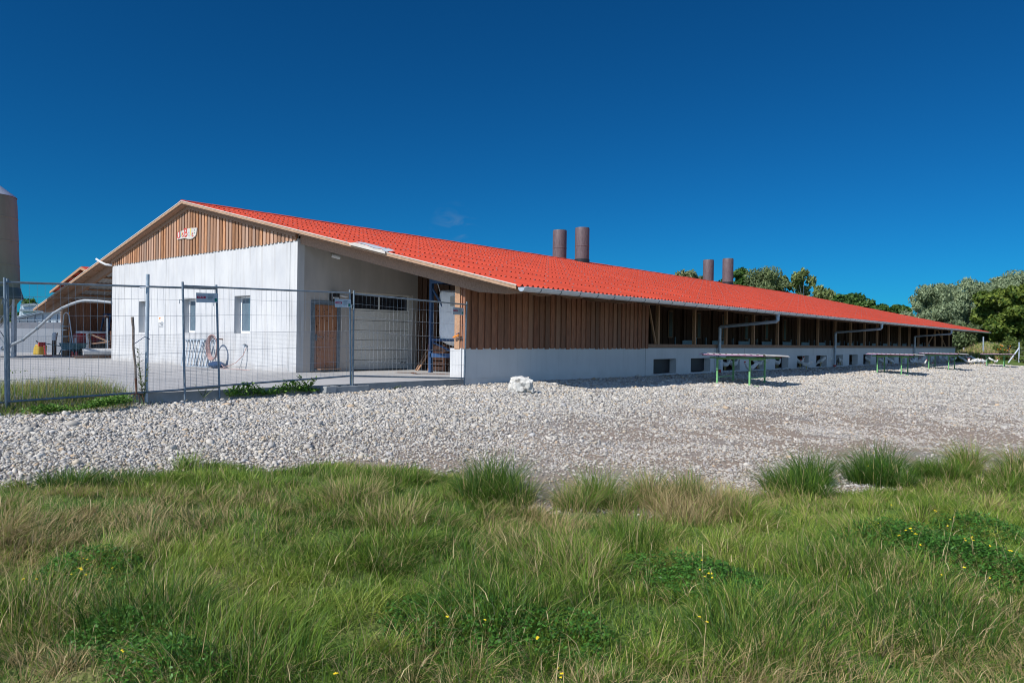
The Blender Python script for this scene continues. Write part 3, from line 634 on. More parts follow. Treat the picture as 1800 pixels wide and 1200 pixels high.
# ------------------------------------------------------------------ fence panels
def panel(bl, br, tl, tr, label, plate=None, nm='mobile_fence', netted=True):
    bl, br, tl, tr = map(Vector, (bl, br, tl, tr)); root = empty(nm, (bl+br)/2, label, 'fence panel', 'mobile wire fence panels round the yard')
    for a, c in ((bl, tl), (br, tr)): q = MB(); q.tube([a, c+(c-a)*.02], .0185, 10); q.build('post', steelF, root, smooth=True)
    up_l, up_r = (tl-bl), (tr-br)
    def pt(u, v): return (bl+up_l*v)*(1-u)+(br+up_r*v)*u
    for v in (.10, .985): q = MB(); q.tube([pt(0, v), pt(1, v)], .017, 8); q.build('rail', steelF, root, smooth=True)
    q = MB(); W_ = (br-bl).length; nv = int(W_/.1)
    for k in range(1, nv):
        q.tube([pt(k/nv, .10), pt(k/nv+.0015*math.sin(k), .5), pt(k/nv, .985)], .0016, 4, False)
    for v in (.26, .42, .58, .74, .88): q.tube([pt(0, v), pt(.5, v-.003), pt(1, v)], .0021, 4, False)
    wm = q.build('wire_mesh', wireM, root)
    if netted:
        q = MB(); nn = int(W_/.021)
        for k in range(nn): u = (k+.5)/nn; q.tube([pt(u, .10), pt(u, .58)], .0007, 3, False)
        for k in range(38): v = .10+.48*(k+.5)/38; q.tube([pt(0, v), pt(1, v)], .0007, 3, False)
        q.build('fine_netting', netM, root)
    for e, s_ in ((0, 1), (1, -1)):
        q = MB(); a = pt(e, .86); q.tube([a, a+Vector((.03, -.07, .01)), a+Vector((.03, -.075, -.06))], .006, 6); q.build('hook', steelF, root)
    if plate:
        u0, u1, v0, v1 = plate; o_ = Vector((.012, 0, 0))
        A, B, C, D = pt(u0, v0)+o_, pt(u1, v0)+o_, pt(u1, v1)+o_, pt(u0, v1)+o_
        plM = bpy.data.materials.get('plate_grey') or mat('plate_grey', (.46, .52, .58), rough=.4)
        q = MB(); q.prism([A, B, C, D], (.004, 0, 0)); pl_ = q.build('name_plate', plM, root)
        def pq(a0, a1, c0, c1, m, nm):
            f = lambda u, v: A*(1-u)*(1-v)+B*u*(1-v)+C*u*v+D*(1-u)*v+Vector((.006, 0, 0))
            q = MB(); q.prism([f(a0, c0), f(a1, c0), f(a1, c1), f(a0, c1)], (.002, 0, 0)); q.build(nm, m, pl_)
        pq(.03, .42, .42, .66, bpy.data.materials.get('plate_red') or mat('plate_red', (.42, .03, .09)), 'red_band')
        for a0, c0 in ((.10, .5), (.17, .5), (.24, .5), (.31, .5)): 
            f = lambda u, v: A*(1-u)*(1-v)+B*u*(1-v)+C*u*v+D*(1-u)*v+Vector((.009, 0, 0)); q = MB(); q.prism([f(a0, c0), f(a0+.035, c0), f(a0+.035, c0+.09), f(a0, c0+.09)], (.001, 0, 0)); q.build('mark', plM, pl_)
        for r_, (c0, a1) in enumerate(((.74, .80), (.60, .74), (.46, .76), (.32, .70))): pq(.52, a1, c0, c0+.06, steelF, 'small_print')
        pq(.83, .94, .14, .46, bpy.data.materials.get('plate_green') or mat('plate_green', (.0, .20, .16)), 'green_mark')
    return root
XF = -12.12
def fp(px, py): return PX(px, py, XF)
H = 1.90
def topof(b, px, lean): return b+Vector((lean, 0, H))
A_l, A_r = fp(11, 730), fp(386, 700); B_l, B_r = PX(325, 703, -12.07), PX(616.5, 677, -12.07); C_l, C_r = PX(620, 677, -12.1), PX(816, 679, -12.02)
D_r = fp(18, 731)+Vector((-.05, 0, 0)); D_l = D_r+Vector((.35, -3.4, -.05))
panel(A_l, A_r, A_l+Vector((-.15, 0, 1.9)), A_r+Vector((-.16, 0, 1.92)), 'leftmost full wire fence panel, above the weeds and garden fork')
panel(B_l, B_r, B_l+Vector((-.13, 0, 1.92)), B_r+Vector((-.07, 0, 1.87)), 'middle wire fence panel with a plate over the window and one over the door', plate=(.065, .18, .845, .93))
panel(C_l, C_r, C_l+Vector((.0, 0, 1.86)), C_r+Vector((.05, 0, 1.92)), 'right wire fence panel ending at the barn corner before the open porch', plate=(.86, .965, .855, .94), netted=False)
panel(D_l, D_r, D_l+Vector((-.1, 0, 1.9)), D_r+Vector((-.15, 0, 1.9)), 'wire fence panel at the far left cut by the picture edge')
# second plate on the middle panel's right end
for c in [o for o in bpy.data.objects if o.name.startswith('mobile_fence') and 'middle' in o.get('label', '')]:
    pl1 = [k for k in c.children if k.name.startswith('name_plate')][0]; pl2 = copy_tree(pl1, c)
    a = PX(336, 531, -12.18); b_ = PX(587.5, 539.5, -12.12); pl2.location = Vector(pl1.location)+(b_-PX(343.5, 531, -12.17))
# concrete feet
def foot(p, label, L_=.72, rz=0):
    t = empty('ballast_block', p, label, 'fence foot', 'concrete feet of the fence panels'); q = MB(); q.prism([(p.x-.12, p.y-L_/2, p.z), (p.x+.12, p.y-L_/2, p.z), (p.x+.10, p.y-L_/2+.03, p.z+.13), (p.x-.10, p.y-L_/2+.03, p.z+.13)], (0, L_-.06, 0)); q.build('block', slabM, t, bevel=.012)
    q = MB()
    for d in (-.2, 0, .2): q.tube([(p.x, p.y+d, p.z+.128), (p.x, p.y+d, p.z+.136)], .028, 10)
    q.build('socket', blackM, t)
p = PX(612, 690, -12.05); foot(Vector((p.x, p.y, p.z+.01)), 'grey concrete foot block under the joint of two fence panels', .95)
p = PX(576, 690, -12.02); foot(Vector((p.x+.03, p.y, p.z+.0)), 'short concrete foot block lying beside the long one', .3)
# tall pole
p = PX(257, 708, -12.16); pole = MB(); pole.tube([p, (p.x, p.y, p.z+2.06)], .028, 12); tp = empty('steel_pole', p, 'tall grey round pole behind the wire fence near the slab corner', 'pole'); pole.build('shaft', steelF if False else zincD, tp, smooth=True)
q = MB(); q.tube([Vector((p.x, p.y-.12, p.z+1.84)), Vector((p.x+.03, p.y, p.z+1.86))], .012, 6); q.build('clip', zinc, tp); q = MB(); q.tube([(p.x+.03, p.y-.2, p.z+.95), (p.x+.035, p.y-.05, p.z+1.06), (p.x+.035, p.y+.03, p.z+1.02)], .006, 5); q.build('wire_tie', blueF, tp)
# garden fork
b0 = PX(240, 691, -12.0); t0 = PX(232.5, 557, -12.05); fk = empty('garden_fork', b0, 'old garden fork with grey wooden handle leaning on the fence', 'garden fork')
d_ = (t0-b0); q = MB(); q.tube([b0+d_*.18, b0+d_*.35+Vector((0, .006, 0)), b0+d_*.6+Vector((0, -.01, 0)), b0+d_*.85+Vector((0, .006, 0)), t0], [.017, .018, .02, .021, .024], 8); q.build('handle', oldwood, fk, smooth=True)
q = MB(); q.tube([b0-d_*.0, b0+d_*.2], [.014, .021], 8)
for k in (-1.5, -.5, .5, 1.5):
    q.tube([b0+Vector((0, 0, .0)), b0+Vector((.01, k*.05, -.015)), b0+Vector((.03, k*.062, -.08)), b0+Vector((.035, k*.06, -.16))], [.009, .008, .007, .003], 6)
q.build('tines', rustM, fk, smooth=True)

# ------------------------------------------------------------------ things at the gable wall
yw = Y0-.12
def yp(px, py, y=yw): return PY(px, py, y)
hd = empty('leaning_hurdle', yp(345, 645), 'galvanised tube hurdles stacked and leaning against the white gable wall', 'hurdle')
A, B, C, D = PY(319, 641.5, Y0-.42), PY(367, 645, Y0-.42), PY(378, 597, Y0-.05), PY(324, 597, Y0-.05)
q = MB()
q.tube([A, A+(B-A)*.05-Vector((0,0,.03)), B, B+(C-B)*.06, C, C+(D-C)*.04, D, A+(D-A)*.06, A], .022, 8); q.build('frame', zincD, hd, smooth=True)
for k in range(1, 9):
    u = k/9; q = MB(); q.tube([A*(1-u)+B*u, D*(1-u)+C*u], .019 if k % 2 else .026, 8); q.build('bar', zincD, hd, smooth=True)
q = MB()
for k in range(3): q.tube([(A*.4+B*.6)+Vector((0, -.02*k-.03, .04)), (D*.4+C*.6)+Vector((.1*k, -.02*k-.03, .02))], .02, 8)
q.build('spare_tube', zincD, hd)
hs_ = empty('hose_reel', yp(383, 641), 'coil of faded pink garden hose on a stand beside the leaning hurdles', 'hose')
c0 = PY(376, 607, Y0-.3); q = MB()
for k in range(7):
    r = .30+.012*k; q.tube([c0+Vector(((r+.02*math.sin(3*a+k))*.95*math.cos(a), -.015*k, (r*1.15+.015*math.cos(2*a+k))*math.sin(a)-.07)) for a in np.linspace(0, 2*np.pi, 25)], .013, 6, False)
coil = q.build('hose_coil', pinkM, hs_, smooth=True)
q = MB(); q.tube([c0+Vector((.2, -.05, -.3)), PY(386, 636, Y0-.35), PY(393, 645, Y0-.5), PY(402, 643, Y0-.4), PY(415, 637, Y0-.3), PY(427, 625, Y0-.15), PY(433, 611, Y0-.05)], .011, 6, False)
q.tube([PY(386, 646, Y0-.5), PY(400, 649, Y0-.5), PY(420, 649, Y0-.4), PY(440, 651, Y0-.4)], .011, 6, False); q.build('hose', pinkM, hs_, smooth=True)
q = MB(); q.tube([(c0.x, Y0, c0.z+.2), (c0.x, Y0-.32, c0.z+.22)], .02, 6); q.build('hanger', rustM, hs_)
tpn = empty('water_tap', yp(434, 607, Y0), 'small grey water tap low on the gable wall', 'tap')
c1 = PY(434, 607, Y0-.01); q = MB(); q.tube([c1, c1+Vector((0, -.09, 0)), c1+Vector((0, -.1, -.07))], .018, 8); q.tube([c1+Vector((-.2, -.03, .01)), c1+Vector((.05, -.03, .01))], .014, 8); q.build('spout', zincD, tpn); q = MB(); q.box(c1.x-.05, c1.x+.05, Y0-.1, Y0-.07, c1.z+.02, c1.z+.045); q.build('lever', blackM, tpn)
q = MB(); q.tube([c1+Vector((0, -.1, -.08)), c1+Vector((-.02, -.12, -.4)), c1+Vector((-.2, -.15, -.78))], .007, 6); q.build('thin_hose', steelF, tpn)
# blue bag on the ground
c2 = PZ(381, 646, 0.0); c2.y = Y0-.35; bg_ = empty('blue_sack', c2, 'dark blue sack lying on the ground beneath the hose coil', 'sack')
c2 = Vector(PY(381, 645, Y0-.4)); c2.z = 0
vs = []; fs = []
for i_ in range(7):
    t_i = i_/6*math.pi
    for k in range(12):
        a = 2*math.pi*k/12; r = math.sin(t_i)*(1+.12*math.sin(3*a+i_)); vs.append((c2.x+.40*r*math.cos(a), c2.y+.2*r*math.sin(a), c2.z+.11-.11*math.cos(t_i)*(1+.1*math.sin(4*a))))
for i_ in range(6):
    for k in range(12): fs.append((i_*12+k, i_*12+(k+1) % 12, (i_+1)*12+(k+1) % 12, (i_+1)*12+k))
q = MB(); q.add(vs, fs); q.build('cloth', blueF, bg_, smooth=True)

# ------------------------------------------------------------------ the big bag on its blue frame in the porch
fr = empty('bag_frame', (-15.3, 15.6, 0), 'blue steel frame standing in the dark open porch', 'frame')
fx0, fx1, fy0, fy1, fz = -16.15, -14.1, 15.0, 16.5, 2.66
for x in (fx0, fx1):
    for y in (fy0, fy1): q = MB(); q.box(x-.05, x+.05, y-.05, y+.05, 0, fz); q.build('upright', blueF, fr)
q = MB()
for y in (fy0, fy1): q.box(fx0-.05, fx1+.05, y-.045, y+.045, fz, fz+.12)
for x in (fx0, fx1): q.box(x-.045, x+.045, fy0+.05, fy1-.05, fz+.01, fz+.11)
q.build('top_beam', blueF, fr)
q = MB(); q.bar((fx0, fy0, fz-.1), (fx0+.5, fy0, fz-.7), .05); q.bar((fx0, fy0, 1.0), (fx1, fy0, 1.0), .07); q.bar((fx0, fy0, .55), (fx1, fy0, .55), .1, .12); q.bar((fx0, fy0+.02, .95), (fx1, fy0+.02, .3), .05); q.build('cross_brace', blueF, fr)
bb = empty('bulk_bag', (-15.1, 15.7, .9), 'large white woven bulk bag hanging from the blue frame', 'bulk bag')
bx, by, hw, hd_ = -15.15, 15.55, .80, .6; vs = []; fs = []; ns_ = 40; prof = [(.25, .78), (.75, .90), (.95, 1.0), (1.0, 1.2), (.99, 1.6), (1.0, 2.0), (.97, 2.35), (.93, 2.38), (.5, 2.37)]
for i_, (s_, z) in enumerate(prof):
    for k in range(ns_):
        a = 2*math.pi*k/ns_; c, s2 = math.cos(a), math.sin(a); sq = lambda v: math.copysign(abs(v)**.45, v)
        w_ = 1+.018*math.sin(9*a+i_)+.012*math.sin(17*a); zz = z+(.10*abs(c) if i_ >= 6 else -.0)-(0.05*(1-abs(c)) if i_ < 3 else 0); vs.append((bx+hw*s_*sq(c)*w_, by+hd_*s_*sq(s2)*w_, zz))
for i_ in range(len(prof)-1):
    for k in range(ns_): fs.append((i_*ns_+k, i_*ns_+(k+1) % ns_, (i_+1)*ns_+(k+1) % ns_, (i_+1)*ns_+k))
q = MB(); q.add(vs, fs); q.build('bag', bagM, bb, smooth=True)
for sx in (-1, 1):
    q = MB(); q.bar((bx+sx*.66, by-.5, 2.35), (bx+sx*.74, by-.56, fz+.02), .07, .012); q.build('strap', bagM, bb)
q = MB(); q.box(bx-.12, bx+.28, by-.635, by-.628, 1.98, 2.26); q.build('document_pocket', mat('clear_pocket', (.42, .40, .36), rough=.3), bb)
# boxes and drum in the dark corner
q = MB(); t_ = empty('brown_bin', (-14.3, 15.2, 0), 'brown bin with a pale lid standing under the hanging bag', 'bin'); q.prism([(-14.55, 14.55, .05), (-14.05, 14.55, .05), (-14.0, 14.5, .78), (-14.6, 14.5, .78)], (0, .45, 0)); q.build('tub', mat('brown_tub', (.22, .12, .09)), t_, bevel=.03); q = MB(); q.box(-14.63, -13.97, 14.46, 15.0, .78, .84); q.build('lid', creamM, t_, bevel=.02)
t_ = empty('crate_stack', (-16.0, 15.8, 0), 'wooden crate and boards stored low in the dark porch corner', 'crates')
q = MB()
for k in range(5): q.box(-17.2, -16.5, 15.9, 15.92, .05+.16*k, .17+.16*k); q.box(-17.2, -17.18, 15.92, 16.5, .05+.16*k, .17+.16*k); q.box(-16.52, -16.5, 15.92, 16.5, .05+.16*k, .17+.16*k)
for x in (-17.22, -16.52): q.box(x, x+.06, 15.86, 15.9, .02, .86)
q.build('slats', woodS, t_)
q = MB(); q.bar((-17.7, 15.8, .02), (-17.45, 16.3, 1.0), .09, .03); q.bar((-17.5, 15.7, .02), (-17.35, 16.3, .9), .07, .03); tag(q.build('loose_plank', wood), 'two short loose planks leaning at the back of the porch', 'planks')
rg = MB(); p_ = [(x, 14.0+.25*math.sin(x*3), float(slabz(x))+.012+.006*math.sin(7*x)) for x in np.linspace(-16.6, -12.8, 14)]
for k in range(13): a, c = p_[k], p_[k+1]; rg.add([(a[0], a[1]-.12, a[2]), (c[0], c[1]-.12, c[2]), (c[0], c[1]+.02, c[2]+.012), (a[0], a[1]+.02, a[2]+.012)], [(0, 1, 2, 3)])
tag(rg.build('drain_grate', rustM), 'dark narrow drain strip across the porch floor', 'drain')
# hand broom blue-orange thing tied to the corner post
q = MB(); a = PY(797, 593, Y1-.12); c = PY(807, 588, Y1-.12); q.bar(a, c, .05, .04); ho = q.build('hand_tool', orangeM); tag(ho, 'small orange and blue hand tool hanging at the corner post', 'tool')
q = MB(); q.bar(a+(c-a)*.55+Vector((0, 0, .03)), c+Vector((0, 0, .035)), .05, .02); q2 = q.build('grip', blueF, ho)

# ------------------------------------------------------------------ machine store contents (left porch)
def lp(px, py, D): return PD(px, py, D)
def onf(px, D, z=0.0):
    p = PD(px, 600, D); return Vector((p.x, p.y, z))
sl_d = empty('step_ladder', onf(117, 33.6), 'silver aluminium step ladder standing open in the machine store', 'step ladder')
a, c = onf(108.5, 33.4), onf(128, 33.0); dxy = (c-a).normalized(); tz = 1.98; m0 = onf(112, 33.5); 
q = MB(); q.tube([a, m0+Vector((0, 0, 1.55))-dxy*.06, m0+Vector((0, 0, 1.9)), m0+Vector((0, 0, tz))+dxy*.12, m0+Vector((0, 0, tz))+dxy*.26, m0+Vector((0, 0, 1.85))+dxy*.38, m0+Vector((0, 0, 1.3))+dxy*.52, c+Vector((0, 0, .62))], .024, 8); q.tube([a+Vector((-.1, .5, 0)), m0+Vector((0, .2, 1.3))], .02, 8); q.build('rail', zinc, sl_d, smooth=True)
for k in range(4):
    z = .3+.3*k; q = MB(); q.bar(a+Vector((0, .02, z)), a+Vector((0, .02, z))+dxy*(.40-.03*k), .09, .03); q.build('step', zinc, sl_d)
q = MB(); q.bar(a+Vector((0, .02, 1.36)), a+Vector((0, .02, 1.36))+dxy*.42, .25, .04); q.build('platform', zincD, sl_d)
def rod(name, p0, p1, r, m, label, cat, extra=None):
    t_ = empty(name, p0, label, cat); q = MB(); q.tube([p0, p1], r, 8); q.build('handle', m, t_, smooth=True)
    if extra: extra(t_)
    return t_
def bh(t_):
    q = MB(); b_ = onf(93, 32.5, .02); b2 = b_+rt*.42
    q.bar(b_-rt*.02+Vector((0, 0, .06)), b2+Vector((0, 0, .06)), .07, .05); q.build('broom_head', oldwood, t_)
    q = MB(); q.bar(b_+Vector((0, 0, .02)), b2+Vector((0, 0, .02)), .06, .07); q.build('bristles', pinkM, t_)
rod('push_broom', onf(94.5, 32.5, .08), lp(101, 585, 33), .022, timberG, 'push broom leaning at the corner of the machine store', 'broom', bh)
rod('orange_pole', lp(121, 600, 33.4), lp(122, 548, 33.4), .022, orangeM, 'orange pole leaning behind the step ladder', 'pole')
p = onf(95.5, 33.2); cn = empty('white_canister', p, 'white plastic canister standing on a block at the timber corner', 'canister'); q = MB(); q.tube([(p.x, p.y, .72), (p.x, p.y, 1.02), (p.x, p.y, 1.08)], [.09, .09, .05], 12); q.build('bottle', whiteP, cn, smooth=True); q = MB(); q.box(p.x-.07, p.x+.07, p.y-.07, p.y+.07, 0, .72); q.build('block', woodD, cn)
# small red tractor
tr = empty('red_tractor', onf(142, 33.2), 'small red tractor with dark blue cab frame parked in the machine store', 'tractor')
c_ = onf(142, 33.4); q = MB(); q.box(c_.x-.38, c_.x+.38, c_.y-.2, c_.y+1.0, .42, 1.05); q.build('bonnet', redM, tr, bevel=.06); q = MB(); q.box(c_.x-.36, c_.x+.36, c_.y-.1, c_.y+1.0, 1.05, 1.16); q.build('bonnet_top', whiteP, tr, bevel=.03)
q = MB(); q.box(c_.x-.08, c_.x+.06, c_.y-.23, c_.y-.2, .6, .85); q.build('grille_plate', zinc, tr)
q = MB()
for sx in (-1, 1): q.tube([(c_.x+sx*.46, c_.y+1.0, 1.1), (c_.x+sx*.36, c_.y+1.1, 1.95)], .045, 8)
q.tube([(c_.x-.36, c_.y+1.1, 1.95), (c_.x+.36, c_.y+1.1, 1.95)], .05, 8); q.tube([(c_.x-.46, c_.y+1.0, 1.15), (c_.x+.46, c_.y+1.0, 1.15)], .045, 8); q.build('cab_frame', blueF, tr)
for sx in (-1, 1):
    q = MB(); q.tube([(c_.x+sx*.45, c_.y+.1, .32), (c_.x+sx*.62, c_.y+.1, .32)], .32, 20); w_ = q.build('wheel', rubberM, tr); q = MB(); q.tube([(c_.x+sx*.60, c_.y+.1, .32), (c_.x+sx*.64, c_.y+.1, .32)], .15, 14); q.build('rim', whiteP, w_)
# wheelbarrow
wb = empty('wheelbarrow', onf(120, 33), 'blue green wheelbarrow standing in front of the step ladder', 'wheelbarrow'); c_ = onf(118, 32.6)
tealM = mat('teal_metal', (.04, .12, .15), rough=.5)
q = MB(); q.prism([c_-rt*.38+Vector((0, 0, .62)), c_+rt*.38+Vector((0, 0, .62)), c_+rt*.2+Vector((0, 0, .32)), c_-rt*.2+Vector((0, 0, .32))], (0, .5, 0)); q.build('tray', tealM, wb)
for sx in (-1, 1): q = MB(); q.tube([c_+rt*.25*sx+Vector((0, 0, .34)), c_+rt*.4*sx+Vector((0, 0, 0))], .02, 6); q.tube([c_+rt*.3*sx+Vector((0, .4, .4)), c_+rt*.42*sx+Vector((0, -.5, .6))], .02, 6); q.build('leg', tealM, wb)
q = MB(); q.tube([c_+Vector((-.05, .75, .18)), c_+Vector((.05, .75, .18))], .18, 16); q.build('wheel', rubberM, wb)
c_ = onf(131, 32.6); gl = empty('work_boots', c_, 'pair of small red and white work boots on the store floor', 'boots'); q = MB()
for d in (-.08, .08): q.tube([c_+rt*d+Vector((0, 0, .02)), c_+rt*d+Vector((0, 0, .24))], [.05, .045], 8); q.tube([c_+rt*d+Vector((0, -.12, .03)), c_+rt*d+Vector((0, .03, .05))], [.03, .05], 8)
q.build('boot', redM, gl)
# film roll on a pallet
a, c = lp(146, 620, 31.6), lp(200, 619.5, 32.4); a.z = .27; c.z = .27
t_ = empty('film_roll', a, 'thick roll of white film lying on a wooden pallet', 'roll'); q = MB(); dd = (c-a).normalized()
q.tube([a, a+dd*.001, c], [.10, .145, .145], 20); q.build('film', filmM, t_, smooth=True); q = MB(); q.tube([a-dd*.01, c], .07, 14); q.build('cardboard_core', mat('core', (.2, .14, .10)), t_)
pa = empty('wooden_pallet', (a.x, a.y, 0), 'wooden pallet under the white film roll', 'pallet'); q = MB()
for k in range(4): o_ = Vector((0, -.25+.17*k, .105)); q.bar(Vector((a.x, a.y, 0))+o_-dd*.15, Vector((c.x, c.y, 0))+o_, .11, .03)
q.build('deck_board', wood, pa)
for k in range(3): q = MB(); o_ = Vector((a.x, a.y, .045))+dd*(.0+k*.62); q.bar(o_+Vector((0, -.32, 0)), o_+Vector((0, .34, 0)), .12, .085); q.build('bearer', wood, pa)
# planks frame
t_ = empty('plank_frame', onf(165, 33), 'weathered planks nailed to a slanting frame in the machine store', 'planks'); q = MB()
for (x0, y0, x1, y1) in ((157, 586, 192, 601), (156, 588, 160, 603), (160, 604, 190, 601), (153.5, 586, 153.5, 610)):
    q = MB(); q.bar(lp(x0, y0, 33), lp(x1, y1, 33), .10, .06); q.build('plank', timberG if x0 != 153.5 else whiteP, t_)
q = MB(); q.tube([onf(158, 33, 0), lp(158, 604, 33)], .03, 6); q.tube([onf(190, 33, 0), lp(190, 602, 33)], .03, 6); q.build('support', timberG, t_)
rod('steel_prop', onf(189.5, 32.6), lp(188.8, 559, 32.6), .035, zincD, 'grey steel prop standing upright at the end room corner', 'prop')
c_ = onf(172, 33.9); q = MB()
t_ = empty('dark_machine', c_, 'dark farm machine half hidden at the back of the store', 'machine')
for k in range(5): q.box(c_.x-.9+.4*k, c_.x-.65+.4*k, c_.y+.2, c_.y+.9, .2, 1.0+.18*(k % 3))
q.box(c_.x-1, c_.x+1.1, c_.y+.1, c_.y+1, .15, .6); q.tube([(c_.x-.8, c_.y, 1.75), (c_.x+1, c_.y, 1.85)], .05, 8); q.build('housing', rustM, t_, bevel=.04)
for sx in (-.7, .8): q = MB(); q.tube([(c_.x+sx-.12, c_.y, .4), (c_.x+sx+.12, c_.y, .4)], .4, 18); q.build('wheel', rubberM, t_)
# yellow and red knapsack sprayer by the wall
c_ = onf(67, 35.5); sp = empty('yellow_sprayer', c_, 'yellow and red motor sprayer standing before the grey wall', 'sprayer'); q = MB()
q.prism([c_-rt*.26, c_+rt*.02, c_+rt*.06+Vector((0, 0, .45)), c_-rt*.14+Vector((0, 0, .52)), c_-rt*.24+Vector((0, 0, .30))], (0, .35, 0)); q.build('tank', yellowM, sp, bevel=.04)
q = MB(); q.tube([c_+rt*.06+Vector((0, .1, .45)), c_+rt*.2+Vector((0, .1, .42)), c_+rt*.26+Vector((0, .1, .0))], .045, 8); q.box(c_.x-.0, c_.x+.14, c_.y, c_.y+.3, .42, .6); q.build('motor', redM, sp); q = MB(); q.tube([c_-rt*.1+Vector((0, .1, .56)), c_-rt*.2+Vector((0, .1, .66))], .03, 8); q.build('hose', rubberM, sp)
c_ = onf(80, 33.5, .03); q = MB(); q.bar(c_-rt*.1, c_+rt*.5, .06, .05); tag(q.build('red_rail', redM), 'short red bar lying on the yard left of the broom', 'bar')

# ------------------------------------------------------------------ silo with auger
sc0 = onf(-39, 31.2); SX, SY = sc0.x, sc0.y
sil = empty('feed_silo', (SX, SY, 0), 'tall beige green feed silo on galvanised legs at the left edge', 'silo')
q = MB(); q.lathe((SX, SY, 0), [(1.30, 6.82), (1.34, 6.5), (1.42, 4.5), (1.48, 2.95)], 40); q.build('shell', siloM, sil, smooth=True)
for z9 in (3.9, 4.9, 5.9):
    r9 = 1.48-(z9-2.95)*.040; q = MB(); q.lathe((SX, SY, 0), [(r9+.002, z9-.03), (r9+.014, z9-.02), (r9+.014, z9+.02), (r9+.002, z9+.03)], 40); q.build('seam', siloM, sil, smooth=True)
q = MB(); q.lathe((SX, SY, 0), [(1.34, 6.80), (1.3, 6.86), (.25, 7.65), (.25, 7.75), (.01, 7.77)], 40); q.build('cone_roof', zinc, sil, smooth=True)
q = MB(); q.lathe((SX, SY, 0), [(1.485, 2.96), (1.62, 2.48), (1.50, 2.44)], 40); q.build('skirt', mat('green_skirt', (.09, .13, .12), rough=.5), sil, smooth=True)
q = MB(); q.lathe((SX, SY, 0), [(1.48, 2.45), (.9, 1.55), (.25, .65), (.25, .4), (.01, .4)], 40); q.build('hopper', siloM, sil, smooth=True)
legs = [(SX+1.46*math.cos(a), SY+1.46*math.sin(a)) for a in (R(41), R(101), R(161), R(221), R(281), R(341))]
for x, y in legs: q = MB(); q.box(x-.045, x+.045, y-.045, y+.045, 0, 2.5); q.build('leg', zincD, sil)
for k in range(6):
    (xa_, ya_), (xb_, yb_) = legs[k], legs[(k+1) % 6]; q = MB(); q.bar((xa_, ya_, 2.3), (xb_, yb_, .1), .05, .015); q.bar((xb_, yb_, 2.3), (xa_, ya_, .1), .05, .015); q.build('cross_brace', zincD, sil)
au = empty('feed_auger', (SX+.3, SY, 0), 'silver feed tube rising from the silo to the barn corner', 'auger')
q = MB(); line = []
for px, py, t in ((5, 612, .13), (20, 606, .2), (40, 597, .286), (65, 577, .4), (95, 550, .514), (110, 541, .585), (125, 534.5, .647), (138, 530, .70), (150, 528, .747), (172, 529, .87), (196, 531.5, 1.0)):
    X = -37+5.05*t; p = PX(px, py, X); line.append(p)
q.tube(line, .058, 10); q.build('tube', mat('dull_tube', (.32, .35, .38), rough=.5, metal=.3), au, smooth=True); q = MB(); q.tube([(SX, SY, .42), line[0]], .09, 10); q.build('inlet', zincD, au)
q = MB()
for i_ in (2, 3, 5): q.tube([line[i_]-(line[i_+1]-line[i_])*.02, line[i_]+(line[i_+1]-line[i_])*.05], .072, 10)
q.build('clamp', steelF, au)

# ------------------------------------------------------------------ buildings behind on the left
wy = 15.0
lw = empty('clamp_wall', (-55, wy+8, 0), 'long low grey concrete wall with dark flat top beyond the yard', 'wall')
a = onf(-60, 40); c = onf(150, 39)
q = MB(); q.prism([(a.x, a.y, 0), (c.x, c.y, 0), (c.x, c.y, 1.28), (a.x, a.y, 1.28)], (0, .3, 0)); q.build('wall', mat('mid_grey_wall', (.25, .27, .30), (.21, .23, .26), rough=.9, ns=.5), lw)
q = MB(); q.prism([(a.x, a.y+.05, 1.28), (c.x, c.y+.05, 1.28), (c.x, c.y+.6, 1.62), (a.x, a.y+.6, 1.62)], (0, .3, 0)); q.build('roof', mat('dark_flat_roof', (.12, .13, .15), rough=.8), lw)
gh_ = empty('greenhouse', onf(70, 55), 'pale glass greenhouse with grey frame bars behind the low wall', 'greenhouse')
whg = mat('pale_glazing', (.50, .58, .66), (.42, .50, .58), rough=.3)
def P3(px, py, D): return PD(px, py, D)
q = MB(); q.prism([P3(22, 563, 55), P3(70, 548, 55), P3(130, 546, 55), P3(130, 575, 55), P3(22, 575, 55)], (0, .1, 0)); q.build('end_glazing', whg, gh_)
q = MB(); q.add([P3(20, 560, 54.6), P3(72, 546.5, 54.6), P3(72, 546.5, 62), P3(20, 558, 62)], [(0, 1, 2, 3)]); q.add([P3(72, 546.5, 54.6), P3(135, 545, 54.6), P3(135, 545, 62), P3(72, 546, 62)], [(0, 1, 2, 3)]); q.build('roof', whiteP, gh_)
q = MB()
for x in (34, 48, 61, 75, 88, 101): q.bar(P3(x, 575, 54.7), P3(x, 552 if x > 50 else 558, 54.7), .09)
q.bar(P3(20, 561, 54.7), P3(72, 548, 54.7), .14); q.bar(P3(72, 548, 54.7), P3(130, 547, 54.7), .14); q.bar(P3(22, 562, 54.7), P3(130, 563, 54.7), .09); q.build('frame_bars', steelF, gh_)
g2 = empty('glass_shed', onf(45, 70), 'second glazed shed roof rising behind the greenhouse', 'greenhouse')
q = MB(); q.prism([P3(37, 536, 70), P3(62, 534, 70), P3(75, 546, 70), P3(80, 575, 70), P3(30, 575, 70), P3(35, 545, 70)], (0, 4, 0)); q.build('glazing', whg, g2)
q = MB(); q.bar(P3(36, 536, 69.8), P3(62, 534, 69.8), .15); q.bar(P3(62, 534, 69.8), P3(78, 548, 69.8), .12); q.bar(P3(35, 545, 69.8), P3(76, 545.5, 69.8), .2); q.build('frame_bars', steelF, g2)
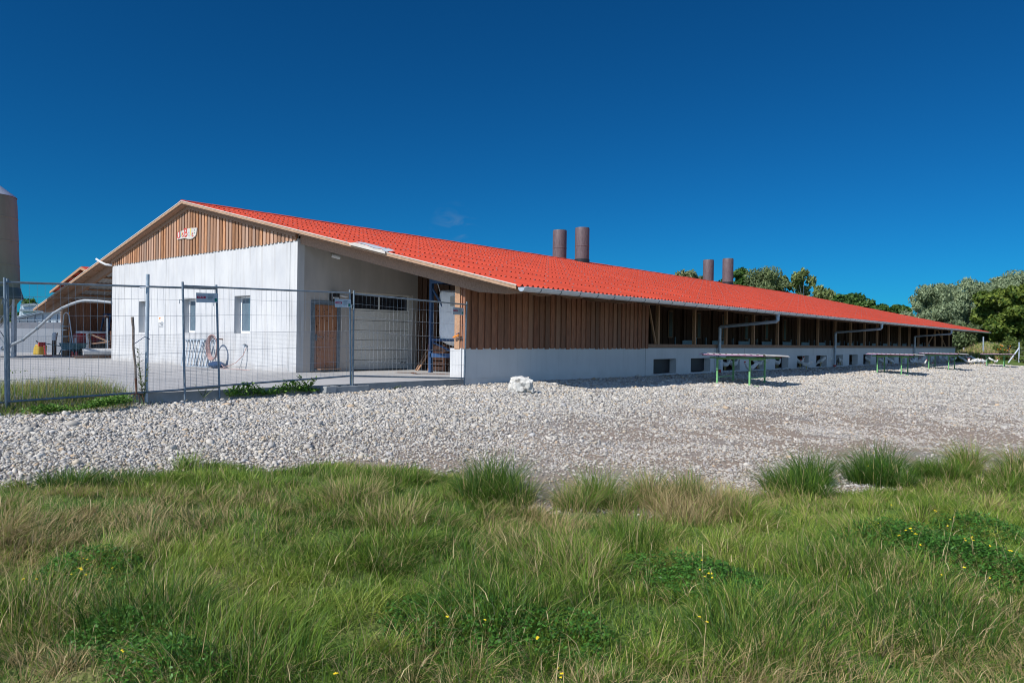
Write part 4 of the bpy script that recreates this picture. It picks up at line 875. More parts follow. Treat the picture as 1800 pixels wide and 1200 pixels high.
# second red roofed barn
s2 = empty('small_barn', (-48, 22, 0), 'small barn with red corrugated roof peeking over the left eave', 'barn')
xr, zr, y0_ = -47.7, 5.0, 16.3
q = MB()
for sx in (-1, 1): q.prism([(xr, y0_, zr), (xr+sx*5.2, y0_, zr-1.28), (xr+sx*5.2, y0_, zr-1.36), (xr, y0_, zr-.08)], (0, 12, 0))
q.build('roof', roofM, s2)
q = MB()
for sx in (-1, 1): q.prism([(xr, y0_-.02, zr-.03), (xr+sx*5.15, y0_-.02, zr-1.30), (xr+sx*5.15, y0_-.02, zr-1.43), (xr, y0_-.02, zr-.18)], (0, -.05, 0))
q.build('verge_board', timber, s2)
q = MB()
for k in range(5):
    for sx in (-1, 1): x = xr+sx*(.6+1.05*k); q.box(x-.05, x+.05, y0_, y0_+12, zr-.2-.246*abs(x-xr), zr-.1-.246*abs(x-xr))
q.build('purlin', purlinM, s2)
q = MB(); q.box(xr-4.2, xr+4.2, y0_+1.6, y0_+11.8, 0, 3.5); q.build('wall', woodD, s2)
q = MB()
for x in (xr-4.2, xr+4.2): q.box(x-.08, x+.08, y0_+.3, y0_+.46, 0, 3.75)
q.build('porch_post', timber, s2)

# ------------------------------------------------------------------ boulder
p = G(915, 690); p.z -= .03
bmh = bmesh.new(); bmesh.ops.create_icosphere(bmh, subdivisions=4, radius=1)
from mathutils import noise
for v in bmh.verts:
    d = v.co.copy(); w_ = [math.copysign(abs(k)**.74, k) for k in d]; d2 = Vector((w_[0]*.25, w_[1]*.2, w_[2]*.20))
    k = noise.fractal(d*2.1+Vector((3, 1, 5)), 1, 2, 5)*.26+noise.cell(d*2.6)*.07
    d2 *= 1+k; d2.z += .17
    if d2.z < 0: d2.z = 0
    d2.z *= 1-.25*max(0, abs(d.x)-.6); v.co = d2
me = bpy.data.meshes.new('boulder'); bmh.to_mesh(me); bmh.free(); me.materials.append(boulderM); me.polygons.foreach_set('use_smooth', [True]*len(me.polygons)); me.set_sharp_from_angle(angle=R(28))
o = bpy.data.objects.new('boulder', me); COL.objects.link(o); o.location = p; o.rotation_euler.z = YAW; tag(o, 'single pale limestone boulder on the gravel in front of the barn corner', 'boulder')

# ------------------------------------------------------------------ shade shelters
def shelter(p, label, rz=0, w=1.95, dpt=2.15, edge=purpleM):
    root = empty('shade_shelter', (0, 0, 0), label, 'shelter', 'low roofed shelters for the hens on the gravel')
    Hh = .80
    ds = [(-.62, -.55), (.33, -.55), (-.62, .75), (.33, .75)]
    for x, y in ds: q = MB(); q.box(x-.023, x+.023, y-.023, y+.023, -.08, Hh-.046); q.build('leg', greenM, root)
    q = MB()
    for y in (-.55, .75): q.box(-.85, .75, y-.02, y+.02, Hh-.045, Hh-.006)
    for x in (-.62, .33): q.box(x-.02, x+.02, -.53, .73, Hh-.085, Hh-.047); q.box(x-.015, x+.015, -.53, .73, .2, .225)
    q.build('frame', greenM, root)
    q = MB(); q.box(-.75, .6, -.6, -.56, -.02, .012); q.build('ground_bar', greenM, root)
    q = MB()
    for y, h9 in ((-.9, .059), (-.1, .043), (.7, .03)): q.box(-.95, .95, y, y+.09, Hh+h9-.02, Hh+h9)
    q.build('batten', timberG, root)
    nxx = 88; xs = np.linspace(-w/2, w/2, nxx+1); zz = Hh+.085+.022*np.cos((xs)/.177*2*np.pi)
    q = MB(); vs = []; 
    for x, z in zip(xs, zz):
        for y, dz in ((-1.05, 0), (1.1, -.055)): vs += [(x, y, z+dz+.007), (x, y, z+dz)]
    fs = []
    for i_ in range(nxx):
        b_ = i_*4; n_ = b_+4; fs += [(b_, b_+2, n_+2, n_), (b_+1, n_+1, n_+3, b_+3), (b_, n_, n_+1, b_+1), (b_+2, b_+3, n_+3, n_+2)]
    q.add(vs, fs); rf = q.build('roof_sheet', creamS, root, smooth=True)
    q = MB(); q.box(-w/2, w/2-.1, -1.075, -1.058, Hh+.062, Hh+.082); q.build('edge_strip', edge, root)
    root.location = p; root.rotation_euler.z = rz
    return root
def gxy(x, y): return Vector((x, y, float(gh(x, y))))
shelter(gxy(-8.95, 20.75), 'nearest low shelter with purple front edge on green legs', R(4))
shelter(gxy(-8.45, 35.5), 'second low shelter from the front, standing near the middle downpipe', R(2))
shelter(gxy(-8.5, 45.8), 'third low shelter, overlapping the second at its right end', R(-2))
shelter(gxy(-7.75, 58.9), 'farthest low shelter beyond the barn end near the corner post', R(5))

# ------------------------------------------------------------------ hens
def loft(path, n=12):
    vs = []; fs = []; P_ = [Vector((x, 0, z)) for x, z, _, _ in path]
    for i_, (x, z, ry, rz) in enumerate(path):
        d = (P_[min(i_+1, len(P_)-1)]-P_[max(i_-1, 0)]).normalized(); u = Vector((-d.z, 0, d.x))
        for k in range(n): a = 2*math.pi*k/n; vs.append(P_[i_]+Vector((0, 1, 0))*ry*math.cos(a)+u*rz*math.sin(a))
    for i_ in range(len(path)-1):
        for k in range(n): k2 = (k+1) % n; fs.append((i_*n+k, i_*n+k2, (i_+1)*n+k2, (i_+1)*n+k))
    fs.append(tuple(range(n))[::-1]); fs.append(tuple((len(path)-1)*n+k for k in range(n))); return vs, fs
def make_hen(pose):
    root = empty('hen', (0, 0, 0))
    if pose == 'stand': path = [(-.27,.42,.008,.05),(-.22,.38,.028,.075),(-.16,.32,.06,.08),(-.10,.27,.088,.09),(-.02,.235,.105,.105),(.06,.24,.098,.105),(.12,.275,.075,.08),(.155,.32,.05,.052),(.175,.37,.036,.038),(.19,.405,.03,.032),(.215,.425,.03,.03),(.24,.42,.018,.018),(.262,.41,.004,.005)]; head = Vector((.215, 0, .43))
    elif pose == 'peck': path = [(-.25,.44,.008,.045),(-.20,.40,.028,.07),(-.14,.34,.06,.08),(-.08,.29,.088,.09),(0,.25,.105,.10),(.08,.225,.095,.095),(.13,.19,.07,.07),(.17,.145,.045,.045),(.2,.1,.034,.034),(.225,.07,.03,.03),(.24,.045,.026,.026),(.245,.025,.014,.014),(.25,.005,.004,.005)]; head = Vector((.245, 0, .065))
    else: path = [(-.26,.20,.008,.04),(-.2,.17,.035,.07),(-.13,.13,.075,.09),(-.05,.11,.11,.105),(.04,.11,.11,.105),(.10,.14,.08,.08),(.135,.19,.045,.05),(.15,.23,.034,.036),(.17,.26,.03,.031),(.195,.262,.026,.026),(.22,.255,.012,.012),(.235,.25,.004,.004)]; head = Vector((.17, 0, .275))
    q = MB(); q.add(*loft(path)); b_ = q.build('body', hen, root, smooth=True); s_ = b_.modifiers.new('s', 'SUBSURF'); s_.levels = 1; s_.render_levels = 1
    for sy in (-1, 1):
        q = MB(); q.prism([(-.16, sy*.085, .30 if pose != 'sit' else .17), (-.05, sy*.112, .31 if pose != 'sit' else .19), (.06, sy*.10, .27 if pose != 'sit' else .15), (0, sy*.112, .2 if pose != 'sit' else .09), (-.12, sy*.09, .24 if pose != 'sit' else .11)], (0, sy*.012, 0)); q.build('wing', hen, root)
    u = Vector((0, 0, 1)) if pose != 'peck' else Vector((.8, 0, .3)); fwd = Vector((1, 0, 0)) if pose != 'peck' else Vector((.2, 0, -1))
    q = MB(); q.prism([head-fwd*.03+u*.012, head+fwd*.035+u*.005, head+fwd*.04+u*.04, head+fwd*.02+u*.035, head+fwd*.012+u*.058, head-fwd*.008+u*.042, head-fwd*.02+u*.056, head-fwd*.04+u*.03], (0, .012, 0)); q.prism([head+fwd*.03-u*.02, head+fwd*.045-u*.025, head+fwd*.035-u*.065, head+fwd*.02-u*.05], (0, .014, 0)); q.build('comb', combM, root)
    if pose != 'sit':
        for sy in (-1, 1):
            q = MB(); q.tube([(0, sy*.045, .2), (-.01, sy*.045, .10), (.005, sy*.045, .01)], [.026, .012, .009], 6); q.tube([(.005, sy*.045, .008), (.055, sy*.045, .005)], .007, 5); q.tube([(.005, sy*.045, .008), (.04, sy*.07, .005)], .006, 5); q.build('leg', legM, root)
    return root
protos = {}
hens = [ # px, py of the feet, facing (degrees in the picture: 0 = right, 180 = left), pose, place, label
 (1274,651.5,10,'stand','h','white hen facing right in the left half of the third pop hole'),(1289,651.5,15,'stand','h','white hen facing right in the right half of the third pop hole'),
 (1319,657,180,'stand','g','white hen walking left in front of the fourth pop hole, under the nearest shelter'),(1333,649.5,20,'stand','h','white hen standing behind the others in the fourth pop hole'),(1342,649.5,170,'peck','h','white hen pecking left at the right side of the fourth pop hole'),
 (1366,648,30,'stand','h','white hen at the left side of the fifth pop hole beside a green leg'),
 (1406,647,20,'stand','h','white hen facing right at the left of the sixth pop hole'),(1417,650,175,'stand','g','white hen with raised tail facing left before the sixth pop hole'),
 (1442,645.8,180,'peck','h','white hen bending down left inside the seventh pop hole'),(1452,647,172,'stand','h','white hen with upright tail at the right of the seventh pop hole'),
 (1476,645,60,'stand','h','white hen seen from behind in the eighth pop hole, right of the middle downpipe'),(1502,642,90,'stand','i','hen in the dark inside of the ninth pop hole'),
 (1527,641,20,'stand','h','white hen leaning right in the tenth pop hole'),(1552,643,0,'peck','g','white hen pecking right outside the eleventh pop hole'),(1566,642,10,'peck','g','white hen between the front legs of the second shelter'),
 (1604,643,200,'stand','g','shaded white hen left of the third downpipe foot'),(1611,643,0,'stand','g','shaded white hen facing right at the third downpipe foot'),(1618,640,175,'peck','g','shaded hen pecking left just beyond the third downpipe'),
 (1622,646,0,'stand','g','sunlit white hen standing between the second and third shelters'),(1634,647,0,'sit','g','sunlit white hen lying right of the standing one between the shelters'),
 (1625,636,0,'peck','g','shaded hen by the wall behind the sunlit pair'),(1632,637,180,'stand','g','shaded hen facing left by the wall behind the sunlit pair'),(1640,637,10,'peck','g','shaded hen at the wall above the lying hen'),
 (1655,637,180,'stand','g','shaded hen at the wall behind the left leg of the third shelter'),(1664,638,0,'peck','g','shaded hen pecking under the third shelter'),(1675,637,175,'stand','g','shaded hen at the last pop hole under the third shelter'),
 (1690,635,0,'peck','g','shaded hen at the barn corner behind the third shelter'),(1695,633,90,'stand','g','dark looking hen just past the barn corner'),(1702,634,180,'stand','g','shaded hen past the barn corner, near the left field fence post'),(1711,635,0,'peck','g','shaded hen pecking between the third and farthest shelters'),
 (1700,641,10,'stand','g','sunlit hen at the left end of the flock between the two far shelters'),(1706,642,100,'stand','g','sunlit hen second from the left in the bright flock'),(1712,641,180,'peck','g','sunlit hen pecking left in the bright flock'),(1719,641,0,'stand','g','sunlit hen in the middle of the bright flock facing right'),(1724,641,0,'peck','g','sunlit hen pecking right in the bright flock'),(1731,641,15,'stand','g','sunlit hen at the right end of the bright flock'),
 (1743,638,0,'peck','g','shaded hen under the farthest shelter, left one'),(1750,638,0,'sit','g','shaded hen resting under the farthest shelter, right one')]
for px, py, ang, pose, place, lab in hens:
    if place == 'g': p = G(px, py)
    else:
        X = XW-(.12 if place == 'h' else .6); p = PX(px, py, X); p.z = (HZ0-.0037*(p.y-21)) if place == 'h' else -.12
    if pose not in protos: h_ = make_hen(pose); protos[pose] = h_
    else: h_ = copy_tree(protos[pose])
    h_.location = p; h_.rotation_euler.z = YAW+R(ang); h_.scale = [random.uniform(.96, 1.06)]*3
    tag(h_, lab, 'hen', 'white hens around the pop holes and shelters')

# ------------------------------------------------------------------ field fence on the right
fa, fb, fc_ = G(1694, 622), G(1728, 632), G(1791, 635)
ff = empty('field_fence', fb, 'grey post and wire fence with a diagonal brace at the field edge', 'fence')
q0 = (fb-fa); posts = []
for p, hpx in ((PD(1694, 624, 66), 1.2), (PD(1728, 632, 64), 1.55), (PD(1791, 635, 58), 1.6)):
    p.z = float(gh(p.x, p.y)); q = MB(); q.tube([p-Vector((0, 0, .1)), p+Vector((0, 0, hpx))], .055, 8); q.build('post', zincD, ff); posts.append(p)
pc = posts[-1]; e_ = PD(1772, 635, 57.5); e_.z = float(gh(e_.x, e_.y)); q = MB(); q.tube([e_, pc+Vector((0, 0, 1.15))], .05, 8); q.build('diagonal_brace', zinc, ff)
q = MB()
posts.append(posts[-1]+(posts[-1]-posts[-2])*1.6); posts[-1].z = float(gh(posts[-1].x, posts[-1].y))
for z in (.15, .35, .55, .75, .95, 1.15):
    for a, c in zip(posts[:-1], posts[1:]): q.tube([a+Vector((0, 0, z)), c+Vector((0, 0, z))], .006, 3, False)
q.build('wire', wireM, ff)
q = MB()
for k in range(22):
    pass
rd_a, rd_b = PD(1640, 608, 88), PD(1900, 608, 80)
q = MB(); pr = []
for u in np.linspace(-.5, 1.6, 22):
    a = rd_a*(1-u)+rd_b*u; a.z = float(gh(a.x, a.y))+.03; bb_ = a+fw*2.6; bb_.z = float(gh(bb_.x, bb_.y))+.03; pr += [a, bb_]
q.add(pr, [(2*k, 2*k+2, 2*k+3, 2*k+1) for k in range(21)]); tag(q.build('farm_track', asphalt), kind='structure')

# ------------------------------------------------------------------ trees
LM = leafmat('tree_leaves', .35); barkM = mat('tree_bark', (.16, .12, .09), (.08, .06, .05), rough=.95, ns=6); birchM = mat('birch_bark', (.60, .58, .54), (.25, .23, .21), rough=.9, ns=5, stretch=(1, 1, 3))
def leaves(C, Rr, nl, size, c0, c1, droop=0, aspect=.45, seed=0):
    """leaf faces scattered through ball shaped leaf clumps"""
    r_ = np.random.default_rng(seed); C = np.asarray(C); Rr = np.asarray(Rr); w = Rr.prod(1)**(2/3) if Rr.ndim > 1 else Rr**2; idx = r_.choice(len(C), nl, p=w/w.sum())
    d = r_.normal(size=(nl, 3)); d /= np.linalg.norm(d, axis=1)[:, None]; rr = r_.uniform(.25, 1.08, nl)**.55
    pos = C[idx]+d*rr[:, None]*Rr[idx][:, None]*np.array([1, 1, .8])
    if droop: pos[:, 2] -= droop*r_.uniform(0, 1, nl)**2*rr
    nrm = d+r_.normal(size=(nl, 3))*.75; nrm[:, 2] += .25; nrm /= np.linalg.norm(nrm, axis=1)[:, None]
    t = np.cross(nrm, r_.normal(size=(nl, 3))); 
    if droop: t[:, 2] -= 1.5; t -= nrm*(t*nrm).sum(1)[:, None]
    t /= np.linalg.norm(t, axis=1)[:, None]; b_ = np.cross(nrm, t); s = size*r_.uniform(.6, 1.35, nl)[:, None]
    V = np.stack([pos-t*s, pos+b_*s*aspect, pos+t*s, pos-b_*s*aspect], 1).reshape(-1, 3)
    Fq = np.arange(4*nl).reshape(-1, 4); mixv = np.clip(r_.normal(.5, .28, nl)+.25*(r_.random(len(C))[idx]-.5), 0, 1)[:, None]
    col = np.array(c0)*(1-mixv)+np.array(c1)*mixv; return V, Fq, np.repeat(col, 4, 0)
def tree(name, base, H_, rad_, label, cat, c0, c1, nl=9000, size=.28, nlob=26, lob=.36, zlow=.18, bark=barkM, droop=0, group=None, seed=1, shape=1.0, trunk_r=None, aspect=.45):
    r_ = np.random.default_rng(seed); root = empty(name, base, label, cat, group); bx_, by_, bz_ = base
    C = []; Rr = []
    for k in range(nlob):
        t = (k+.5)/nlob; z = bz_+H_*(zlow+(1-zlow-.12)*r_.random()); tt = (z-bz_)/H_; prof = math.sin(math.pi*min(1, max(.05, (tt-zlow*.5)/(1-zlow*.5)))**shape)**.6
        a = r_.random()*2*math.pi; q_ = rad_*prof*math.sqrt(r_.random())*.85; C.append((bx_+q_*math.cos(a), by_+q_*math.sin(a), z)); Rr.append(rad_*lob*r_.uniform(.6, 1.25))
    C.append((bx_, by_, bz_+H_*(1-.10))); Rr.append(rad_*lob*.8)
    V, Fq, col = leaves(C, np.array(Rr), nl, size, c0, c1, droop, aspect, seed); npmesh('crown', V, Fq, LM, root, col=col)
    q = MB(); tr_ = trunk_r or H_*.022
    q.tube([(bx_, by_, bz_-.2), (bx_+.1, by_, bz_+H_*.3), (bx_-.05, by_+.1, bz_+H_*.6), (bx_+.05, by_, bz_+H_*.88)], [tr_, tr_*.8, tr_*.5, tr_*.15], 8)
    for k in range(0, len(C), 2):
        c = Vector(C[k]); z0 = bz_+H_*.2+(c.z-bz_-H_*.2)*.55; st = Vector((bx_, by_, max(z0, bz_+H_*.15))); q.tube([st, st.lerp(c, .55)+Vector((0, 0, .1*rad_)), c], [tr_*.38, tr_*.25, tr_*.08], 5)
    q.build('trunk', bark, root); return root
def tb(px, D):
    p = PD(px, 600, D); return (p.x, p.y, float(gh(p.x, p.y)))
def th_(px, py, D): return PD(px, py, D).z - tb(px, D)[2]
W0, W1 = (.13, .18, .085), (.40, .48, .28)      # willow
K0, K1 = (.022, .07, .014), (.11, .20, .04)       # dark
B0, B1 = (.11, .15, .04), (.32, .38, .15)        # birch
tree('birch_tree', tb(1214, 112), th_(1214, 466, 112), 3.0, 'loose pale birch crown left of the farther pair of vent stacks', 'birch', B0, (.30, .32, .18), 5000, .30, 22, .34, .5, birchM, .5, seed=3)
tree('dark_tree', tb(1272, 104), th_(1272, 483, 104), 2.4, 'dark tree between the two farther vent stacks', 'tree', K0, K1, 4500, .30, 20, .36, .3, seed=4)
tree('dark_tree', tb(1303, 100), th_(1303, 463, 100), 2.7, 'dark green upright tree right of the farther vent stacks', 'tree', K0, K1, 7000, .28, 26, .34, .3, seed=5)
tree('willow_tree', tb(1343, 98), th_(1343, 462, 98), 3.8, 'grey green round willow above the roof beside the dark upright tree', 'willow', W0, (.22, .27, .11), 12000, .26, 30, .34, .25, droop=.5, seed=6, aspect=.3)
tree('birch_tree', tb(1376, 99), th_(1376, 473, 99), 1.6, 'slender birch with thin crown left of the tall birch', 'birch', B0, B1, 2200, .26, 14, .34, .4, birchM, .6, seed=7)
tree('birch_tree', tb(1411, 96), th_(1411, 463, 96), 3.0, 'tall birch with white limbs showing above the roof', 'birch', B0, B1, 6500, .26, 26, .28, .25, birchM, .8, seed=8, trunk_r=.17)
tree('bushy_tree', tb(1440, 94), th_(1440, 495, 94), 2.6, 'low birch scrub sloping down right of the tall birch', 'tree', B0, B1, 5500, .25, 20, .36, .2, birchM, .6, seed=9)
for k, (px, py, D, rd) in enumerate(((1474, 514, 90, 2.3), (1498, 512, 92, 2.6), (1528, 523, 90, 2.2), (1552, 531, 88, 1.9), (1575, 533, 90, 2.0))):
    tree('hedge_tree', tb(px, D), th_(px, py, D), rd, ('leftmost dark hedge tree over the roof, next to the birch scrub', 'tallest dark hedge tree over the middle of the roof line', 'dark hedge tree in the middle of the low row behind the roof', 'lowest dark hedge tree in the row behind the roof', 'rightmost dark hedge tree touching the big willow')[k], 'tree', K0, K1, 6500, .27, 22, .36, .2, group='dark trees in a row behind the barn', seed=20+k)
for k, (px, py, D, rd, lab) in enumerate(((1612, 527, 84, 2.6, 'low left shoulder of willow growth right of the hedge trees'), (1652, 495, 86, 4.0, 'grey green willow with rounded top, left one of the big group'), (1702, 483, 88, 4.3, 'wide grey green willow in the middle of the big group'), (1753, 481, 87, 4.2, 'grey green willow behind the dark maple'), (1806, 473, 88, 4.8, 'tallest grey green willow cut by the right picture edge'), (1630, 560, 78, 2.5, 'low willow shrub above the far end of the roof'))):
    tree('willow_tree', tb(px, D), th_(px, py, D), rd, lab, 'willow', W0, W1, 26000 if rd > 3.9 else 11000, .21, 44 if rd > 3.9 else 26, .27, .06, droop=.25, group='big willows at the field edge', seed=40+k, aspect=.28)
tree('maple_tree', tb(1777, 72), th_(1777, 500, 72), 3.5, 'dark green dense maple in front of the willows at the right edge', 'maple', (.035, .085, .014), (.24, .30, .05), 24000, .17, 60, .22, .10, seed=60, aspect=.7)
tree('maple_tree', tb(1848, 73), th_(1848, 520, 73), 3.2, 'second dark maple just outside the right edge', 'maple', (.035, .085, .014), (.24, .30, .05), 12000, .17, 40, .24, .10, seed=61, aspect=.7)
for k, (px, py, D, rd, lab) in enumerate(((1690, 570, 79, 2.6, 'low grey green bush behind the barn end'), (1722, 574, 80, 2.6, 'low bush between the willow and the maple foot'), (1752, 578, 76, 2.0, 'low dark bush at the foot of the maple'))):
    tree('low_bush', tb(px, D), th_(px, py, D), rd, lab, 'bush', W0 if k < 2 else K0, (.15, .20, .08), 8000, .18, 26, .32, .02, seed=70+k, group='bushes along the field edge', aspect=.5)
shrub = tree('fruit_shrub', tb(1772, 60), th_(1772, 590, 60), 1.1, 'light green shrub with orange fruits near the fence post', 'shrub', (.06, .10, .02), (.20, .26, .06), 1500, .10, 18, .3, .05, seed=80)
tree('fruit_shrub', tb(1803, 58), th_(1803, 596, 58), 1.2, 'light green shrub at the right edge beside the fence post', 'shrub', (.06, .10, .02), (.20, .26, .06), 2000, .10, 18, .3, .05, seed=81)
tree('leafy_tree', tb(50, 85), th_(50, 524, 85), 2.2, 'small green tree rising behind the greenhouse roofs', 'tree', K0, K1, 3500, .3, 18, .36, .3, seed=90)
for k in range(9):
    p = PD(random.uniform(1752, 1778), random.uniform(606, 616), 59.3); q = MB(); q.lathe((p.x, p.y, p.z), [(.001, -.05), (.045, -.02), (.045, .02), (.001, .05)], 6); q.build('fruit', orangeM, shrub)

# ------------------------------------------------------------------ gravel stones
stoneM = bpy.data.materials.new('river_pebbles'); stoneM.use_nodes = True; N = stoneM.node_tree.nodes; L = stoneM.node_tree.links
b = N['Principled BSDF']; b.inputs['Roughness'].default_value = .85; b.inputs['Specular IOR Level'].default_value = .25; at = N.new('ShaderNodeAttribute'); at.attribute_name = 'col'; L.new(at.outputs['Color'], b.inputs['Base Color'])
bmh = bmesh.new(); bmesh.ops.create_icosphere(bmh, subdivisions=1, radius=1); IV = np.array([v.co for v in bmh.verts]); IF = np.array([[v.index for v in f.verts] for f in bmh.faces]); bmh.free()
def sector(n, d0, d1, margin=1.0, pw=1.0, r_=RNG):
    dep = (d0**(2-pw)+r_.random(n)*(d1**(2-pw)-d0**(2-pw)))**(1/(2-pw)) if pw != 2 else d0*(d1/d0)**r_.random(n)
    lat = (r_.random(n)*2-1)*(dep*.76+margin); return dep, lat, fw.x*dep+rt.x*lat, fw.y*dep+rt.y*lat
def vnoise(x, y, s, seed=0):
    r_ = np.random.default_rng(seed); g = r_.random((64, 64)); u = (x*s) % 64; v = (y*s) % 64; i0 = u.astype(int); j0 = v.astype(int); fu = sm(u-i0); fv = sm(v-j0); i1 = (i0+1) % 64; j1 = (j0+1) % 64
    return (g[i0, j0]*(1-fu)+g[i1, j0]*fu)*(1-fv)+(g[i0, j1]*(1-fu)+g[i1, j1]*fu)*fv
n_ = 800000; dep, lat, x, y = sector(n_, 5.6, 62, 4.0, pw=1.7)
bd = bound(x, y); wn = sm((x+9.5)/5)*sm((26-y)/14); patch = vnoise(x+.25*y, y, .9, 5)*.5+vnoise(x, y, 3.1, 6)*.5
keep = (x > XW+.03) & (bd > -.15+.5*RNG.random(n_)) & (RNG.random(n_) > wn*(.12+.66*sm((patch-.44)/.14))) 
keep &= (np.hypot(x, y) < 65)
x, y, dep = x[keep], y[keep], dep[keep]; n_ = len(x); z = gh(x, y)
sz = np.exp(RNG.normal(np.log(.0086), .36, n_))*(1+dep/17); sz *= 1.10-.36*sm((x+11)/7); big = RNG.random(n_) > .985; sz[big] *= 2.2; sz = np.clip(sz, .005, .075)
scl = np.stack([sz*RNG.uniform(.9, 1.5, n_), sz*RNG.uniform(.7, 1.05, n_), sz*RNG.uniform(.4, .75, n_)], 1)
def rotm(n_, tilt):
    a = RNG.random(n_)*2*np.pi; b_ = RNG.normal(0, tilt, n_); c = RNG.normal(0, tilt, n_); ca, sa, cb, sb, cc, sc2 = np.cos(a), np.sin(a), np.cos(b_), np.sin(b_), np.cos(c), np.sin(c)
    Rz = np.zeros((n_, 3, 3)); Rz[:, 0, 0] = ca; Rz[:, 0, 1] = -sa; Rz[:, 1, 0] = sa; Rz[:, 1, 1] = ca; Rz[:, 2, 2] = 1
    Rx = np.zeros((n_, 3, 3)); Rx[:, 0, 0] = 1; Rx[:, 1, 1] = cb; Rx[:, 1, 2] = -sb; Rx[:, 2, 1] = sb; Rx[:, 2, 2] = cb
    Ry = np.zeros((n_, 3, 3)); Ry[:, 1, 1] = 1; Ry[:, 0, 0] = cc; Ry[:, 0, 2] = sc2; Ry[:, 2, 0] = -sc2; Ry[:, 2, 2] = cc
    return Rz @ Rx @ Ry
jit = IV[None]*(1+RNG.normal(0, .10, (n_, 12, 1)))
V = np.einsum('nij,nkj->nki', rotm(n_, .35), jit*scl[:, None, :])+np.stack([x, y, z+sz*.18+RNG.random(n_)*.012], 1)[:, None, :]
pal = np.array([(.60, .585, .56), (.50, .49, .475), (.66, .65, .63), (.42, .42, .425), (.55, .50, .42), (.36, .36, .37), (.52, .53, .56), (.60, .48, .36), (.28, .27, .27), (.70, .69, .67)])
pc = pal[RNG.choice(10, n_, p=[.2, .17, .14, .12, .09, .06, .1, .04, .02, .06])]*RNG.uniform(.68, .92, (n_, 1))*np.array([1.06, 1.0, .91])
br = (wn[keep]*.12)[:, None]; pc = pc*(1-br)+np.array([.40, .33, .27])*br
st = npmesh('gravel', V.reshape(-1, 3), (IF[None]+12*np.arange(n_)[:, None, None]).reshape(-1, 3), stoneM, col=np.repeat(pc, 12, 0)); tag(st, 'loose bed of pale river gravel between meadow and barn', 'gravel', kind='stuff')

# ------------------------------------------------------------------ grass
GM = leafmat('grass_blades', .3, .5)
def blades(x, y, z, h, w, dirx, diry, lean, c, r_=RNG, curl=1.0):
    n = len(x); t = [0, .38, .72, 1]; wt = [1, .85, .5]
    az = r_.random(n)*2*np.pi; sx, sy = np.cos(az), np.sin(az); Vs = []
    for i_, u in enumerate(t):
        off = lean*(u**1.7)*h; px_ = x+dirx*off; py_ = y+diry*off; pz_ = z+h*u*np.sqrt(np.clip(1-(lean*u**.8)**2*.55*curl, .08, 1))
        if i_ < 3: ww = w*wt[i_]*.5; Vs.append(np.stack([px_-sx*ww, py_-sy*ww, pz_], 1)); Vs.append(np.stack([px_+sx*ww, py_+sy*ww, pz_], 1))
        else: Vs.append(np.stack([px_, py_, pz_], 1))
    V = np.stack(Vs, 1).reshape(-1, 3); b0 = 7*np.arange(n)[:, None]
    T = np.array([[0,1,3],[0,3,2],[2,3,5],[2,5,4],[4,5,6]]); Fq = (T[None]+b0[:, :, None]).reshape(-1, 3)
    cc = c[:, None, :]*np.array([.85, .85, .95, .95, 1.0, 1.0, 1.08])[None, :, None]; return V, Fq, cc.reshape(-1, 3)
dark = np.array([.030, .092, .010]); mid = np.array([.16, .265, .030]); lite = np.array([.42, .475, .095]); dry = np.array([.48, .37, .18]); straw = np.array([.62, .48, .27])
def gcol(m, d, r_=RNG):
    """m: 0 dark .. 1 light, d: share of dry blades"""
    n = len(m); mm = np.clip(m+r_.normal(0, .17, n), 0, 1)[:, None]; c = np.where(mm < .5, dark+(mid-dark)*mm*2, mid+(lite-mid)*(mm-.5)*2); isd = r_.random(n) < d; c[isd] = dry*r_.uniform(.7, 1.2, (isd.sum(), 1)); return c
parts_ = []
# tufts
nt_ = 4100; dep, lat, tx, ty = sector(nt_, 1.7, 9.3, 3.4, pw=.9); bd = bound(tx, ty); k_ = bd < -.02; tx, ty, dep, bd, lat = tx[k_], ty[k_], dep[k_], bd[k_], lat[k_]; nt_ = len(tx)
th_h = RNG.uniform(.07, .20, nt_)*(.45+1.0*vnoise(tx, ty, 2.1, 9)); th_r = RNG.uniform(.05, .16, nt_); tm = np.clip(vnoise(tx, ty, .9, 3)*1.7-.45, 0, 1)*.45+.48*RNG.random(nt_)**1.6; tdry = np.clip(vnoise(tx, ty, .9, 8)*1.5-.66, 0, .65)+.08
pxx = 900+F*lat/dep; tdry = np.clip(tdry+.42*np.exp(-((pxx-1040)/330)**2)*sm((dep-3.6)/1.5)*RNG.random(nt_)**.7, 0, .85); tm = np.clip(tm+.12*np.exp(-((pxx-1040)/330)**2), 0, 1)
wd_ = 4*np.pi*vnoise(tx, ty, .75, 12)
edge = sm((bd+.7)/.6); thin = vnoise(tx, ty, 1.7, 21); th_h *= 1-.45*edge*(thin > .45)
